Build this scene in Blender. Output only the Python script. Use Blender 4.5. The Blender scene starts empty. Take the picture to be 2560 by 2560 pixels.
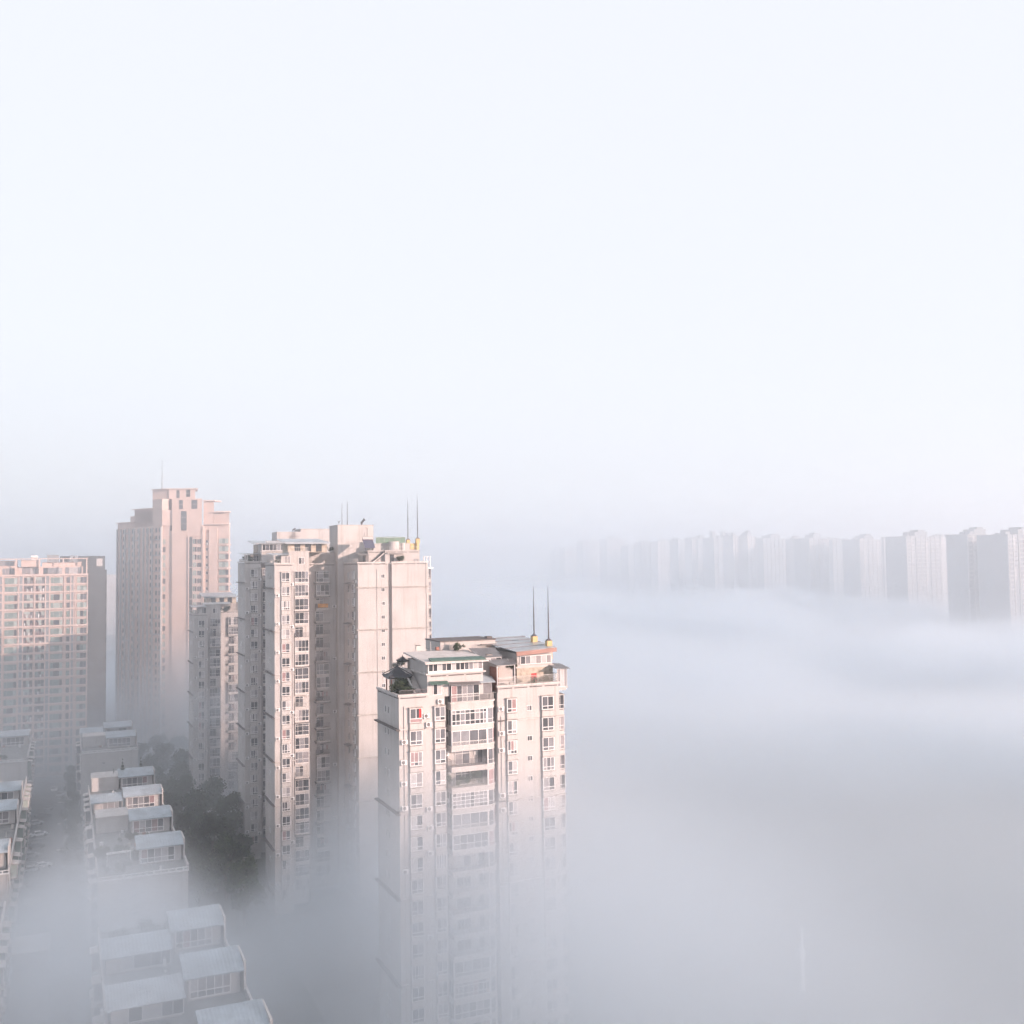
import bpy, math, random
from mathutils import Matrix, Vector
random.seed(7)
S = bpy.context.scene
COL = S.collection
R_ = math.radians

# ---------------------------------------------------------------- camera
F, YAW, PIT, ROLL, H = 2500.0, R_(24.0), math.atan(130/2500.0), 0.014, 72.0
fw = Vector((math.sin(YAW)*math.cos(PIT), math.cos(YAW)*math.cos(PIT), math.sin(PIT)))
r0 = Vector((math.cos(YAW), -math.sin(YAW), 0)); u0 = r0.cross(fw)
rt = r0*math.cos(ROLL) - u0*math.sin(ROLL); up = u0*math.cos(ROLL) + r0*math.sin(ROLL)
cd = bpy.data.cameras.new('camera'); cam = bpy.data.objects.new('camera', cd); COL.objects.link(cam)
cd.sensor_width = 36; cd.lens = F/2560*36; cd.clip_start = .5; cd.clip_end = 9000
mw = Matrix((rt, up, -fw)).transposed().to_4x4(); mw.translation = (0, 0, H); cam.matrix_world = mw
S.camera = cam

# ---------------------------------------------------------------- sky, sun, exposure
EL, AZ = R_(12.5), R_(37)
sd = Vector((math.sin(AZ)*math.cos(EL), -math.cos(AZ)*math.cos(EL), math.sin(EL)))
W = bpy.data.worlds.new('World'); S.world = W; W.use_nodes = True
nt = W.node_tree; bg = nt.nodes['Background']
sky = nt.nodes.new('ShaderNodeTexSky'); sky.sky_type = 'NISHITA'; sky.sun_disc = False
sky.sun_elevation = EL; sky.sun_rotation = math.atan2(sd.x, sd.y); sky.dust_density = 2.0
veil = nt.nodes.new('ShaderNodeMix'); veil.data_type = 'RGBA'; veil.inputs[0].default_value = .93
nt.links.new(sky.outputs[0], veil.inputs[6]); veil.inputs[7].default_value = (4.95, 5.08, 5.45, 1)   # thin high mist over the blue
nt.links.new(veil.outputs[2], bg.inputs[0]); bg.inputs[1].default_value = .12
sl = bpy.data.lights.new('sun', 'SUN'); sl.energy = 5.0; sl.angle = R_(.5); sl.color = (1, .725, .615)
so = bpy.data.objects.new('sun', sl); COL.objects.link(so); so.rotation_euler = sd.to_track_quat('Z', 'Y').to_euler()
S.view_settings.view_transform = 'Standard'; S.view_settings.look = 'None'
S.view_settings.exposure = .70; S.view_settings.gamma = 1
S.cycles.max_bounces = 10; S.cycles.diffuse_bounces = 3; S.cycles.glossy_bounces = 2; S.cycles.volume_bounces = 7
S.cycles.transparent_max_bounces = 8; S.cycles.volume_max_steps = 256; S.cycles.volume_step_rate = .2
S.cycles.use_adaptive_sampling = True; S.cycles.adaptive_threshold = .04; S.cycles.adaptive_min_samples = 16

# ---------------------------------------------------------------- materials
MATS = {}
def pmat(name, col, rough=.8, vary=.12, scale=.35, streak=0, bump=0, spec=.35, metal=0, coat=0):
    if name in MATS: return MATS[name]
    m = bpy.data.materials.new(name); m.use_nodes = True; t = m.node_tree; b = t.nodes['Principled BSDF']
    b.inputs['Roughness'].default_value = rough; b.inputs['Specular IOR Level'].default_value = spec
    b.inputs['Metallic'].default_value = metal
    if coat: b.inputs['Coat Weight'].default_value = coat; b.inputs['Coat Roughness'].default_value = .04
    tc = t.nodes.new('ShaderNodeTexCoord'); n = t.nodes.new('ShaderNodeTexNoise')
    n.inputs['Scale'].default_value = scale; n.inputs['Detail'].default_value = 5
    t.links.new(tc.outputs['Object'], n.inputs['Vector'])
    cr = t.nodes.new('ShaderNodeValToRGB')
    cr.color_ramp.elements[0].position = .3; cr.color_ramp.elements[1].position = .7
    cr.color_ramp.elements[0].color = (*[c*(1-vary) for c in col], 1); cr.color_ramp.elements[1].color = (*[min(1, c*(1+vary*.6)) for c in col], 1)
    t.links.new(n.outputs[0], cr.inputs[0]); out = cr.outputs[0]
    if streak:                                                     # rain streaks running down the plaster
        mp = t.nodes.new('ShaderNodeMapping'); mp.inputs['Scale'].default_value = (2.2, 2.2, .09)
        t.links.new(tc.outputs['Object'], mp.inputs[0])
        n2 = t.nodes.new('ShaderNodeTexNoise'); n2.inputs['Scale'].default_value = 1; n2.inputs['Detail'].default_value = 6
        t.links.new(mp.outputs[0], n2.inputs['Vector'])
        mr = t.nodes.new('ShaderNodeMapRange'); mr.inputs[1].default_value = .52; mr.inputs[2].default_value = .75
        mr.inputs[3].default_value = 0; mr.inputs[4].default_value = streak
        t.links.new(n2.outputs[0], mr.inputs[0])
        mx = t.nodes.new('ShaderNodeMix'); mx.data_type = 'RGBA'
        t.links.new(mr.outputs[0], mx.inputs[0]); t.links.new(out, mx.inputs[6]); mx.inputs[7].default_value = (.23, .21, .19, 1)
        out = mx.outputs[2]
    t.links.new(out, b.inputs['Base Color'])
    MATS[name] = m; return m
def corrugated(name, col, freq, axis=0, rough=.45):
    m = pmat(name, col, rough, .28, .45)
    t = m.node_tree; b = t.nodes['Principled BSDF']; tc = t.nodes.new('ShaderNodeTexCoord')
    w = t.nodes.new('ShaderNodeTexWave'); w.inputs['Scale'].default_value = freq; w.bands_direction = 'XY'[axis]
    t.links.new(tc.outputs['Object'], w.inputs['Vector'])
    bp = t.nodes.new('ShaderNodeBump'); bp.inputs['Strength'].default_value = .3; bp.inputs['Distance'].default_value = .06
    t.links.new(w.outputs['Fac'], bp.inputs['Height']); t.links.new(bp.outputs[0], b.inputs['Normal'])
    return m
WALL = pmat('cream_plaster', (.43, .41, .405), .85, .10, .25, .5)
WALL2 = pmat('pale_plaster', (.44, .42, .415), .85, .10, .3, .4)
TRIM = pmat('trim_plaster', (.49, .46, .45), .8, .12, .8, .4)
PINK = pmat('pinkish_tile', (.55, .43, .385), .75, .08, .2, .12)
PINKTRIM = pmat('pinkish_trim', (.58, .46, .42), .75, .1, .5)
STONE = pmat('rough_stone', (.44, .38, .32), .9, .35, 1.6)
DARKSTONE_SHADE = pmat('dark_coping_slot_shade', (.12, .11, .11), .85, .3, 1.2)
DIRT_SHADE = pmat('weathered_shadow_ledge', (.36, .335, .32), .85, .35, 1.5)
ROOFC = pmat('roof_concrete', (.20, .20, .20), .9, .35, .6)
WHITE = pmat('white_frame', (.66, .65, .65), .4, .05, 1.0)
STEEL = pmat('painted_steel', (.45, .44, .43), .5, .15, 2.0, metal=.3)
DARKSTEEL = pmat('dark_steel', (.12, .11, .12), .5, .2, 2.0, metal=.4)
GLD = pmat('glass_dark', (.035, .040, .048), .06, .3, .7, spec=.6)
GLM = pmat('glass_grey', (.09, .094, .108), .06, .3, .7, spec=.6)
GLL = pmat('glass_pale', (.20, .205, .225), .08, .2, .8, spec=.6)
CUW = pmat('curtain_white_behind_glass', (.40, .39, .40), .5, .15, 1.2, coat=.8)
CUG = pmat('curtain_grey_behind_glass', (.22, .21, .225), .5, .2, 1.4, coat=.8)
CUP = pmat('curtain_pink_behind_glass', (.27, .17, .175), .5, .25, 1.2, coat=.8)
CUO = pmat('curtain_warm_behind_glass', (.42, .31, .23), .5, .2, 1.2, coat=.8)
RED = pmat('curtain_red', (.45, .03, .03), .7, .2, 1.5)
GREENG = pmat('glass_green', (.17, .23, .22), .08, .25, .5, spec=.6)
GREENGL = pmat('glass_green_pale', (.34, .40, .38), .1, .2, .5, spec=.6)
PANES = [GLD, GLM, GLL, CUW, CUG, CUP, CUO]
TILE = corrugated('dark_roof_tile', (.05, .055, .065), 3.0)
GREYTILE = corrugated('grey_roof_tile', (.15, .145, .15), 3.0)
METAL = corrugated('grey_metal_roof', (.30, .33, .36), .9, rough=.28)
BLUEM = corrugated('blue_metal_roof', (.30, .345, .385), .7, rough=.4)
GREENROOF = pmat('green_roof_edge', (.07, .13, .11), .6, .3, 1.5)
REDBOARD = corrugated('red_brown_fascia', (.33, .19, .16), 4.0)
YELLOW = pmat('yellow_paint', (.50, .37, .18), .6, .12, 2)
GREENNET = corrugated('green_netting', (.13, .22, .17), 5.0)
BRICK = pmat('red_brick_post', (.28, .13, .10), .9, .3, 2.5)
LEAF = pmat('dark_foliage', (.045, .062, .042), .75, .45, .9)
LEAF2 = pmat('mid_foliage', (.065, .095, .045), .75, .4, .9)
BARK = pmat('bark', (.10, .075, .055), .9, .3, 2)
ASPH = pmat('asphalt', (.055, .055, .058), .9, .25, .12)
GROUNDM = pmat('ground_soil_and_grass', (.055, .060, .050), .95, .5, .03)
PAVE = pmat('paving', (.17, .165, .16), .9, .25, .2)
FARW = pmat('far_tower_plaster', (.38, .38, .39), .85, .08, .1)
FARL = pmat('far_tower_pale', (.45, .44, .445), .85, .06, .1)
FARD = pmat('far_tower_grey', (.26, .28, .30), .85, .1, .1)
ORANGE = pmat('orange_quilt', (.55, .27, .08), .85, .4, 4)
PURPLE = pmat('solar_collector', (.07, .065, .11), .2, .2, 3)
CARM = {n: pmat(n, c, .3, .05, 1, coat=.6) for n, c in dict(white_car_paint=(.75, .75, .75), silver_car_paint=(.42, .43, .44), black_car_paint=(.03, .03, .035), grey_car_paint=(.2, .2, .21)).items()}
TYRE = pmat('tyre_rubber', (.02, .02, .02), .9, .1, 3)

# ---------------------------------------------------------------- mesh helpers
class MB:
    def __init__(s): s.v = []; s.f = []; s.m = []
    def poly(s, pts, faces, m=0):
        n = len(s.v); s.v += [tuple(p) for p in pts]; s.f += [tuple(i+n for i in f) for f in faces]; s.m += [m]*len(faces); return s
    def box(s, x0, x1, y0, y1, z0, z1, m=0):
        return s.poly([(x, y, z) for z in (z0, z1) for y in (y0, y1) for x in (x0, x1)],
                      [(0, 2, 3, 1), (4, 5, 7, 6), (0, 1, 5, 4), (2, 6, 7, 3), (0, 4, 6, 2), (1, 3, 7, 5)], m)
    def prism(s, pl, z0, z1, m=0):                                  # pl counter-clockwise
        n = len(pl); zt = z1 if callable(z1) else (lambda x, y: z1)
        return s.poly([(x, y, z0) for x, y in pl] + [(x, y, zt(x, y)) for x, y in pl],
                      [tuple(range(n-1, -1, -1)), tuple(range(n, 2*n))] + [(i, (i+1) % n, (i+1) % n+n, i+n) for i in range(n)], m)
    def tube(s, a, b, r, n=6, m=0, r2=None):
        a, b = Vector(a), Vector(b); d = (b-a).normalized(); r2 = r if r2 is None else r2
        p = d.orthogonal().normalized(); q = d.cross(p)
        c = [(math.cos(2*math.pi*i/n), math.sin(2*math.pi*i/n)) for i in range(n)]
        return s.poly([a+(p*x+q*y)*r for x, y in c] + [b+(p*x+q*y)*r2 for x, y in c],
                      [tuple(range(n-1, -1, -1)), tuple(range(n, 2*n))] + [(i, (i+1) % n, (i+1) % n+n, i+n) for i in range(n)], m)
    def slab(s, pts, th, m=0):                                      # sloping quad roof given by its top corners (ccw)
        n = len(pts); lo = [(p[0], p[1], p[2]-th) for p in pts]
        return s.poly(lo+list(pts), [tuple(range(n-1, -1, -1)), tuple(range(n, 2*n))] + [(i, (i+1) % n, (i+1) % n+n, i+n) for i in range(n)], m)
    def mesh(s, name, mats):
        me = bpy.data.meshes.new(name); me.from_pydata(s.v, [], s.f)
        for x in (mats if isinstance(mats, (list, tuple)) else [mats]): me.materials.append(x)
        me.polygons.foreach_set('material_index', s.m); me.update(); return me
def inst(name, me, parent=None, loc=(0, 0, 0), rz=0):
    o = bpy.data.objects.new(name, me); COL.objects.link(o); o.parent = parent; o.location = loc; o.rotation_euler = (0, 0, rz); return o
def part(name, mb, mats, parent, loc=(0, 0, 0), rz=0): return inst(name, mb.mesh(name, mats), parent, loc, rz)
def tag(o, label, cat, group=None):
    o['label'] = label; o['category'] = cat
    if group: o['group'] = group
    return o
def thing(name, label, cat, loc, rz=0, group=None):
    o = inst(name, None, None, loc, rz); return tag(o, label, cat, group)
def structure(o, k='structure'): o['kind'] = k; return o

# ---------------------------------------------------------------- windows and small fittings (shared meshes, several variants)
def glazing(fr, pn, x0, x1, z0, z1, y, xs, zs, bar=.06, wts=(5, 4, 3, 3, 3, 1, 1), dp=.06, pane_mats=7):
    """bars at the given fractions plus one pane per cell"""
    X = [x0]+[x0+(x1-x0)*f for f in xs]+[x1]; Z = [z0]+[z0+(z1-z0)*f for f in zs]+[z1]
    for i, x in enumerate(X):
        w = bar if i in (0, len(X)-1) else bar*.8
        a = x if i == 0 else x-w if i == len(X)-1 else x-w/2
        fr.box(a, a+w, y, y+dp, z0, z1)
    for i, z in enumerate(Z):
        a = z if i == 0 else z-bar if i == len(Z)-1 else z-bar/2
        for j in range(len(X)-1):                                  # rails butt between the posts
            fr.box(X[j]+bar*.5, X[j+1]-bar*.5, y+.004, y+dp-.004, a, a+bar)
    cols = [random.choices(range(pane_mats), wts[:pane_mats])[0] for _ in X[1:]]
    for j in range(len(X)-1):
        for i in range(len(Z)-1):
            mi = cols[j] if random.random() < .8 else random.choices(range(pane_mats), wts[:pane_mats])[0]
            pn.box(X[j]+bar*.4, X[j+1]-bar*.4, y+dp*.5, y+dp*.5+.015, Z[i]+bar*.4, Z[i+1]-bar*.4, mi)
BAYW = {}
def bay_variants(w, h, d=.38, n=9, wts=(6, 5, 3, 3, 3, .5, .4), hood=True):
    """box window standing proud of the wall: frame, panes, panelled spandrel below; origin at the left foot on the wall plane"""
    k = (w, h, d)
    if k in BAYW: return BAYW[k]
    L = []
    for i in range(n):
        fr, pn, sp = MB(), MB(), MB()
        fr.box(-.12, w+.12, -d-.10, -.002, h, h+.12, 1); fr.box(-.08, w+.08, -d-.06, -.002, -.10, 0, 1)
        xs = [(.5,), (.5,), (.42, .58), (.33, .66), (.5,), (.28, .5, .72), (.5,)][i % 7]
        glazing(fr, pn, 0, w, 0, h, -d, xs, (.27,), .10, wts)
        for xx in (0, w):                                           # cheeks: glazed where the window box is deep
            if d > .8:
                cm = random.choice([0, 1, 2, 4])
                for za, zb in ((.06, h*.27), (h*.27+.07, h-.06)): pn.box(xx-.022 if xx else .005, xx-.005 if xx else .022, -d+.065, -.07, za, zb, cm)
                for ya in (-d*.5, -.12): fr.box(xx-.05 if xx else -.0, xx if xx else .05, ya, ya+.06, 0, h)
                for za in (0, h*.27, h-.06): fr.box(xx-.05 if xx else -.0, xx if xx else .05, -d+.066, -.003, za+.002, za+.062)
            else: fr.box(xx-.03 if xx else 0.0, xx+.0 if xx else .03, -d+.065, -.07, 0, h, 0)
        sp.box(0.02, w-.02, -d+.05, -.002, -1.0, -.19, 0); sp.box(.06, w-.06, -d+.12, -.002, -.188, -.105, 2)  # second box paints the shadow gap below the sill dark
        if i % 3 == 1:
            for q in range(5): sp.box(.12, w-.12, -d+.025, -d+.05, -.9+q*.15, -.84+q*.15, 1)
        else: sp.box(w*.49, w*.51, -d+.03, -d+.05, -.97, -.14, 1); sp.box(.06, w-.06, -d+.03, -d+.05, -.58, -.54, 1)
        L.append((fr.mesh('bay_window', [WHITE, DIRT_SHADE]), pn.mesh('pane', PANES), sp.mesh('spandrel', [WALL2, TRIM, DARKSTONE_SHADE])))
    BAYW[k] = L; return L
def put_bay(root, vs, x, z, y=0, rz=0, name='bay_window', spandrel=True):
    a, b, c = random.choice(vs); o = inst(name, a, root, (x, y, z), rz); inst('pane', b, o)
    if spandrel: inst('spandrel', c, o)
    return o
FLATW = {}
def flat_variants(w, h, xs=(.5,), zs=(), n=5, bar=.06, wts=(6, 4, 3, 3, 3, 0, 0), frame=None, panes=None):
    k = (w, h, xs, zs, frame)
    if k in FLATW: return FLATW[k]
    L = []
    for i in range(n):
        fr, pn = MB(), MB(); glazing(fr, pn, 0, w, 0, h, -.07, xs, zs, bar, wts, .068, len(panes) if panes else 7)
        L.append((fr.mesh('window', frame or WHITE), pn.mesh('pane', panes or PANES)))
    FLATW[k] = L; return L
def put_flat(root, vs, x, z, y=0, rz=0, name='window'):
    a, b = random.choice(vs); o = inst(name, a, root, (x, y, z), rz); inst('pane', b, o); return o
def rail_bars(mb, p, q, h, n, r=.018, m=0, top=True, horiz=0):
    p, q = Vector(p), Vector(q); up_ = Vector((0, 0, h))
    if top: mb.tube(p+up_, q+up_, r*1.5, 4, m); mb.tube(p+up_*.08, q+up_*.08, r, 4, m)
    for i in range(n+1):
        a = p.lerp(q, i/n); mb.tube(a, a+up_, r if not horiz else r*1.2, 4, m)
    for j in range(horiz): mb.tube(p+up_*(j+1)/(horiz+1), q+up_*(j+1)/(horiz+1), r, 4, m)
ac = MB(); ac.box(-.43, .43, -.36, -.03, 0, .62, 0); ac.box(-.36, -.3, -.33, 0, -.12, 0, 1); ac.box(.3, .36, -.33, 0, -.12, 0, 1)
ACM = ac.mesh('air_conditioner', [WHITE, STEEL])
fg = MB(); fg.tube((-.1, -.362, .31), (-.1, -.385, .31), .25, 14, 0)
for q in range(4): fg.tube((-.1, -.387, .31), (-.1, -.392, .31), .245-.055*q, 14, q % 2)
FGM = fg.mesh('fan_grille', [DARKSTEEL, STEEL])
def put_ac(root, x, z, y=0, rz=0):
    o = inst('air_conditioner', ACM, root, (x, y, z), rz); inst('fan_grille', FGM, o); return o
def pipe(root, x, y, z0, z1, mat=None):
    mb = MB(); mb.tube((0, 0, 0), (0, 0, z1-z0), .055, 6)
    for q in range(int((z1-z0)//3)): mb.box(-.08, .08, -.08, .08, 3*q+1, 3*q+1.06)
    return part('drainpipe', mb, mat or TRIM, root, (x, y, z0))
def mast(root, x, y, z, base_h, h, name='lightning_mast', bm=None):
    mb = MB(); mb.tube((0, 0, base_h), (0, 0, base_h+h*.55), .11, 6, 0, .09); mb.tube((0, 0, base_h+h*.55), (0, 0, base_h+h), .075, 6, 0, .03)
    o = part(name, mb, DARKSTEEL, root, (x, y, z))
    b = MB(); b.box(-.42, .42, -.42, .42, 0, base_h-.3); b.poly([(-.42, -.42, base_h-.3), (.42, -.42, base_h-.3), (.42, .42, base_h-.3), (-.42, .42, base_h-.3), (0, 0, base_h+.15)], [(0, 1, 4), (1, 2, 4), (2, 3, 4), (3, 0, 4)], 1)
    part('mast_base', b, [bm or YELLOW, DARKSTEEL], o); return o
def coping(mb, pl, z, w=.16, h=.28, slots=True):
    """parapet ledge along an open polyline, with dark bars painting the shade of drip slots under it"""
    for (x0, y0), (x1, y1) in zip(pl, pl[1:]):
        if abs(x1-x0) > abs(y1-y0):
            a, b = sorted((x0, x1)); s = -1 if x1 > x0 else 1
            mb.box(a-w, b+w, y0-w, y0+w, z, z+h, 0)
            if slots:
                n = max(1, int((b-a)/2.4)); L = (b-a)/n
                for i in range(n): mb.box(a+L*i+.2, a+L*(i+1)-.2, y0-.025, y0+.01, z-.30, z-.17, 1)  # dark bars proud of the wall give the slots their shadow line
        else:
            a, b = sorted((y0, y1)); mb.box(x0-w, x0+w, a-w+.012, b+w-.012, z+.01, z+h-.01, 0)
            if slots:
                n = max(1, int((b-a)/2.4)); L = (b-a)/n
                for i in range(n): mb.box(x0-.025, x0+.01, a+L*i+.2, a+L*(i+1)-.2, z-.30, z-.17, 1)

# ---------------------------------------------------------------- plants
def crown_mesh(name, blobs, leaf, n, mats, flat=1.0):
    mb = MB()
    for c, r in blobs:
        c = Vector(c); k = max(8, int(n*r*r))
        for _ in range(k):
            d = Vector((random.gauss(0, 1), random.gauss(0, 1), random.gauss(0, 1))).normalized()
            p = c + Vector((d.x, d.y, d.z*flat))*r*(random.random()**.4)*random.uniform(.75, 1.12)
            a = Vector((random.gauss(0, 1), random.gauss(0, 1), random.gauss(0, 1))).normalized(); b = a.orthogonal().normalized()
            s = leaf*random.uniform(.6, 1.3); cc = a.cross(b)
            mb.poly([p-a*s, p+b*s*.55, p+a*s, p-b*s*.55], [(0, 1, 2, 3)], 0 if random.random() < .65 else 1)
            mb.poly([p-cc*s*.8, p+b*s*.5, p+cc*s*.8], [(0, 1, 2)], 0 if random.random() < .65 else 1)
    return mb.mesh(name, mats)
def broad_blobs(R, Hh, k):
    bl = []
    for _ in range(k):
        a = random.uniform(0, 6.283); rr = R*math.sqrt(random.random())*.85; z = Hh*random.uniform(.38, .9)
        if z > .75*Hh: rr *= .6
        bl.append(((rr*math.cos(a), rr*math.sin(a), z), R*random.uniform(.28, .48)))
    return bl
CROWNS = [crown_mesh('crown', broad_blobs(4.2, 13, 15), .34, 62, [LEAF, LEAF2]) for _ in range(4)]
def trunk_mesh(Hh):
    mb = MB(); mb.tube((0, 0, 0), (.1, 0, Hh*.55), .3, 8, 0, .17)
    for i in range(5):
        a = i*1.3; mb.tube((.08, 0, Hh*(.25+.06*i)), (2.2*math.cos(a), 2.2*math.sin(a), Hh*(.55+.07*i)), .12, 5, 0, .04)
    return mb.mesh('trunk', BARK)
TRUNK = trunk_mesh(13)
def tree(x, y, s, label, z=0, group=None, sz=None):
    t = thing('broadleaf_tree', label, 'tree', (x, y, z), random.uniform(0, 6), group); t.scale = (s, s, sz or s)
    inst('trunk', TRUNK, t); inst('crown', random.choice(CROWNS), t); return t
def conifer(x, y, z, h, label):
    t = thing('conifer', label, 'tree', (x, y, z))
    mb = MB(); mb.tube((0, 0, 0), (0, 0, h*.9), .1, 6, 0, .03); part('trunk', mb, BARK, t)
    bl = [((0, 0, h*(.12+.86*i/7)), max(.12, h*.2*(1-i/7.4))) for i in range(8)]
    inst('crown', crown_mesh('crown', bl, .17, 260, [LEAF, LEAF2], .8), t); return t
def shrub(x, y, z, rx, h, label, group=None, lx=1.0):
    t = thing('shrub', label, 'plant', (x, y, z), 0, group)
    bl = [((random.uniform(-rx, rx)*lx, random.uniform(-rx, rx)*.6, h*random.uniform(.25, .75)), h*random.uniform(.25, .42)) for _ in range(7)]
    inst('leaves', crown_mesh('leaves', bl, .11, 420, [LEAF, LEAF2]), t)
    mb = MB()
    for i in range(4): mb.tube((0, 0, 0), (random.uniform(-rx, rx)*.7, random.uniform(-rx, rx)*.4, h*.6), .025, 5)
    part('stem', mb, BARK, t); return t

# ================================================================ ground and roads
def sheet(name, x0, x1, y0, y1, z, mat, h=1.0):
    mb = MB(); mb.box(x0, x1, y0, y1, z-h, z); return structure(part(name, mb, mat, None))
sheet('ground', -1500, 5000, -600, 6000, 0, GROUNDM, 2)
sheet('road', -10.5, -.2, 100, 385, .004, ASPH, .5)
kb = MB(); kb.box(-.2, .15, 100, 385, -.3, .13); structure(part('kerb', kb, PAVE, None))
pv = MB(); pv.box(.15, 3.6, 100, 385, -.3, .12); structure(part('pavement', pv, PAVE, None))
rm = MB()
for i in range(26): rm.box(-9.6, -5.2, 165+i*7.6, 165.12+i*7.6, .004, .008)
structure(part('road_markings', rm, WHITE, None))
sheet('forecourt', 38, 78, 150, 212, .006, PAVE, .5)
sheet('side_road', 70, 130, 112, 122, .01, ASPH, .5)

# ================================================================ nearest tower
def tower_near():
    T = thing('apartment_tower', 'nearest cream apartment tower with roof garden pavilion and metal shed roof, standing in fog', 'apartment tower', (43.2, 137.45, 0))
    ZT = 53.0
    arc = [(13.4+1.5*math.sin(a), 1.05-1.5*math.cos(a)) for a in [i*math.pi/2/7 for i in range(8)]]
    w = MB()
    w.prism([(0, 0), (6.9, 0), (6.9, 1.7), (7.75, 1.7), (7.75, 1.3), (14.75, 1.3), (14.75, 2.4), (15.2, 2.4), (15.2, 0), (25.4, 0), (25.4, 12), (21, 12), (21, 19), (5, 19), (5, 10.7), (0, 10.7)], -.5, ZT)
    part('wall', w, WALL, T)
    # string courses every fourth storey, parapet
    for z in (48.65, 36.9, 25.0, 13.2):
        lg = MB()
        lg.box(-.55, -.003, -.55, 10.9, z, z+.16, 1); lg.box(-.003, 1.1, -.30, -.003, z, z+.16, 0); lg.box(3.9, 5.0, -.30, -.003, z, z+.16, 0)
        lg.box(15.25, 16.2, -.30, -.003, z+.1, z+.26, 1); lg.box(18.4, 21.9, -.30, -.003, z+.1, z+.26, 0); lg.box(24.6, 26.0, -.30, -.003, z+.1, z+.26, 0)
        part('string_course', lg, [TRIM, DARKSTONE_SHADE], T)
    pa = MB(); coping(pa, [(0, 10.6), (0, 0), (4.25, 0)], ZT+.35, .17, .32); coping(pa, [(15.25, 0), (25.3, 0)], ZT+.75, .2, .3)
    pa.box(0, 4.25, .003, .2, ZT, ZT+.35, 2); pa.box(.003, .2, .2, 10.6, ZT, ZT+.35, 2); pa.box(15.3, 25.3, .003, .2, ZT, ZT+.75, 2); pa.box(25.15, 25.38, .2, 12, ZT, ZT+.9, 2); pa.box(5, 21, 18.8, 18.99, ZT, ZT+.7, 2)
    part('parapet', pa, [TRIM, DARKSTONE_SHADE, WALL], T)
    rf = MB(); rf.box(.2, 25.1, .25, 10.5, ZT, ZT+.06); rf.box(5.2, 20.8, 10.55, 18.7, ZT, ZT+.06); part('roof', rf, ROOFC, T)
    rl = MB(); rail_bars(rl, (.1, 0, ZT+.68), (4.2, 0, ZT+.68), .55, 22, .03); part('railing', rl, DARKSTEEL, T)
    rl = MB(); rail_bars(rl, (15.35, 0, ZT+1.06), (25.3, 0, ZT+1.06), 1.15, 60, .018); rail_bars(rl, (25.3, 0.1, ZT+1.06), (25.3, 5, ZT+1.06), 1.15, 24, .025); part('railing', rl, STEEL, T)
    # window columns
    b1, b2, b3, b4 = bay_variants(1.85, 2.0), bay_variants(1.62, 2.0), bay_variants(1.55, 2.0), bay_variants(1.95, 2.0)
    sw = flat_variants(.85, .8, (.5,), bar=.06, wts=(6, 3, 1, .5, 1, 0, 0)); vent = flat_variants(.5, 1.0, (), bar=.05, n=3)
    zs = [49.65]+[46.5-2.97*k for k in range(16)]
    for i, z in enumerate(zs):
        for vs, x in ((b1, 1.5), (b2, 5.25), (b3, 16.6), (b4, 22.35)):
            zz = z + (.35 if x > 10 else 0); o = put_bay(T, vs, x, zz)
            if i == 0 and x == 1.5:                                   # open casement with a red curtain
                m = MB(); m.box(1.05, 1.36, -.404, -.392, .66, 1.92, 1); m.box(1.36, 1.72, -.404, -.39, .62, 1.92, 0); m.box(.08, 1.8, -.404, -.392, .06, .5, 2); part('curtain', m, [RED, GLD, CUP], o)
        put_flat(T, sw, 19.95, z-1.0 if i else z+.35, 0, 0, 'small_window')
        if i % 1 == 0:
            for dy in (6.6, 5.2): put_flat(T, vent, 0, z+.8, dy, -math.pi/2, 'narrow_window')
    # right-hand end bays
    eb = bay_variants(2.2, 2.1, 1.35, 4)
    for i, z in enumerate(zs):
        if z > 2: put_bay(T, eb, 25.4, z+.1, 1.0, math.pi/2, 'end_bay')
    # balconies
    slabpoly = [(7.7, 1.28), (7.7, -.5), (13.4, -.45)]+arc[1:]+[(14.9, 1.28)]
    sb = MB(); sb.prism(slabpoly, 0, .72); big = [(x+(.06 if x > 10 else -.06), y-.06 if y < 1.2 else y) for x, y in slabpoly]; sb.prism(big, .60, .70, 1); sb.prism(big, -.03, .05, 1)
    SBM = sb.mesh('balcony', [WALL2, TRIM])
    kinds = ['dense', 'glazed', 'open', 'planted', 'grid', 'glazed', 'wide', 'open', 'half', 'open', 'open', 'open', 'glazed', 'dense', 'wide', 'glazed', 'open']
    for i, k in enumerate(kinds):
        zf = 48.02-2.97*i
        if i == 0: pass
        B = inst('balcony', SBM, T, (0, 0, zf))
        fr, pn = MB(), MB(); top = 2.97
        z0, z1 = .72, 2.94
        # curved corner always glazed
        for j in range(len(arc)-1):
            (xa, ya), (xb, yb) = arc[j], arc[j+1]
            if j % 3 == 0 or j == len(arc)-2: fr.tube((xa, ya+.02, z0), (xa, ya+.02, z1), .045, 4)
            for zz in (z0+.04, z0+.62, z1-.05): fr.tube((xa, ya+.02, zz), (xb, yb+.02, zz), .035, 4)
            mi = random.choice([1, 2, 4, 5]) if j % 3 == 0 else mi
            pn.poly([(xa, ya+.05, z0), (xb, yb+.05, z0), (xb, yb+.05, z1), (xa, ya+.05, z1), (xa-.02, ya+.09, z0), (xb-.02, yb+.09, z0), (xb-.02, yb+.09, z1), (xa-.02, ya+.09, z1)], [(0, 1, 2, 3), (7, 6, 5, 4)], mi)
        fr.box(13.3, 13.46, -.47, -.38, z0, z1)
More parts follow.
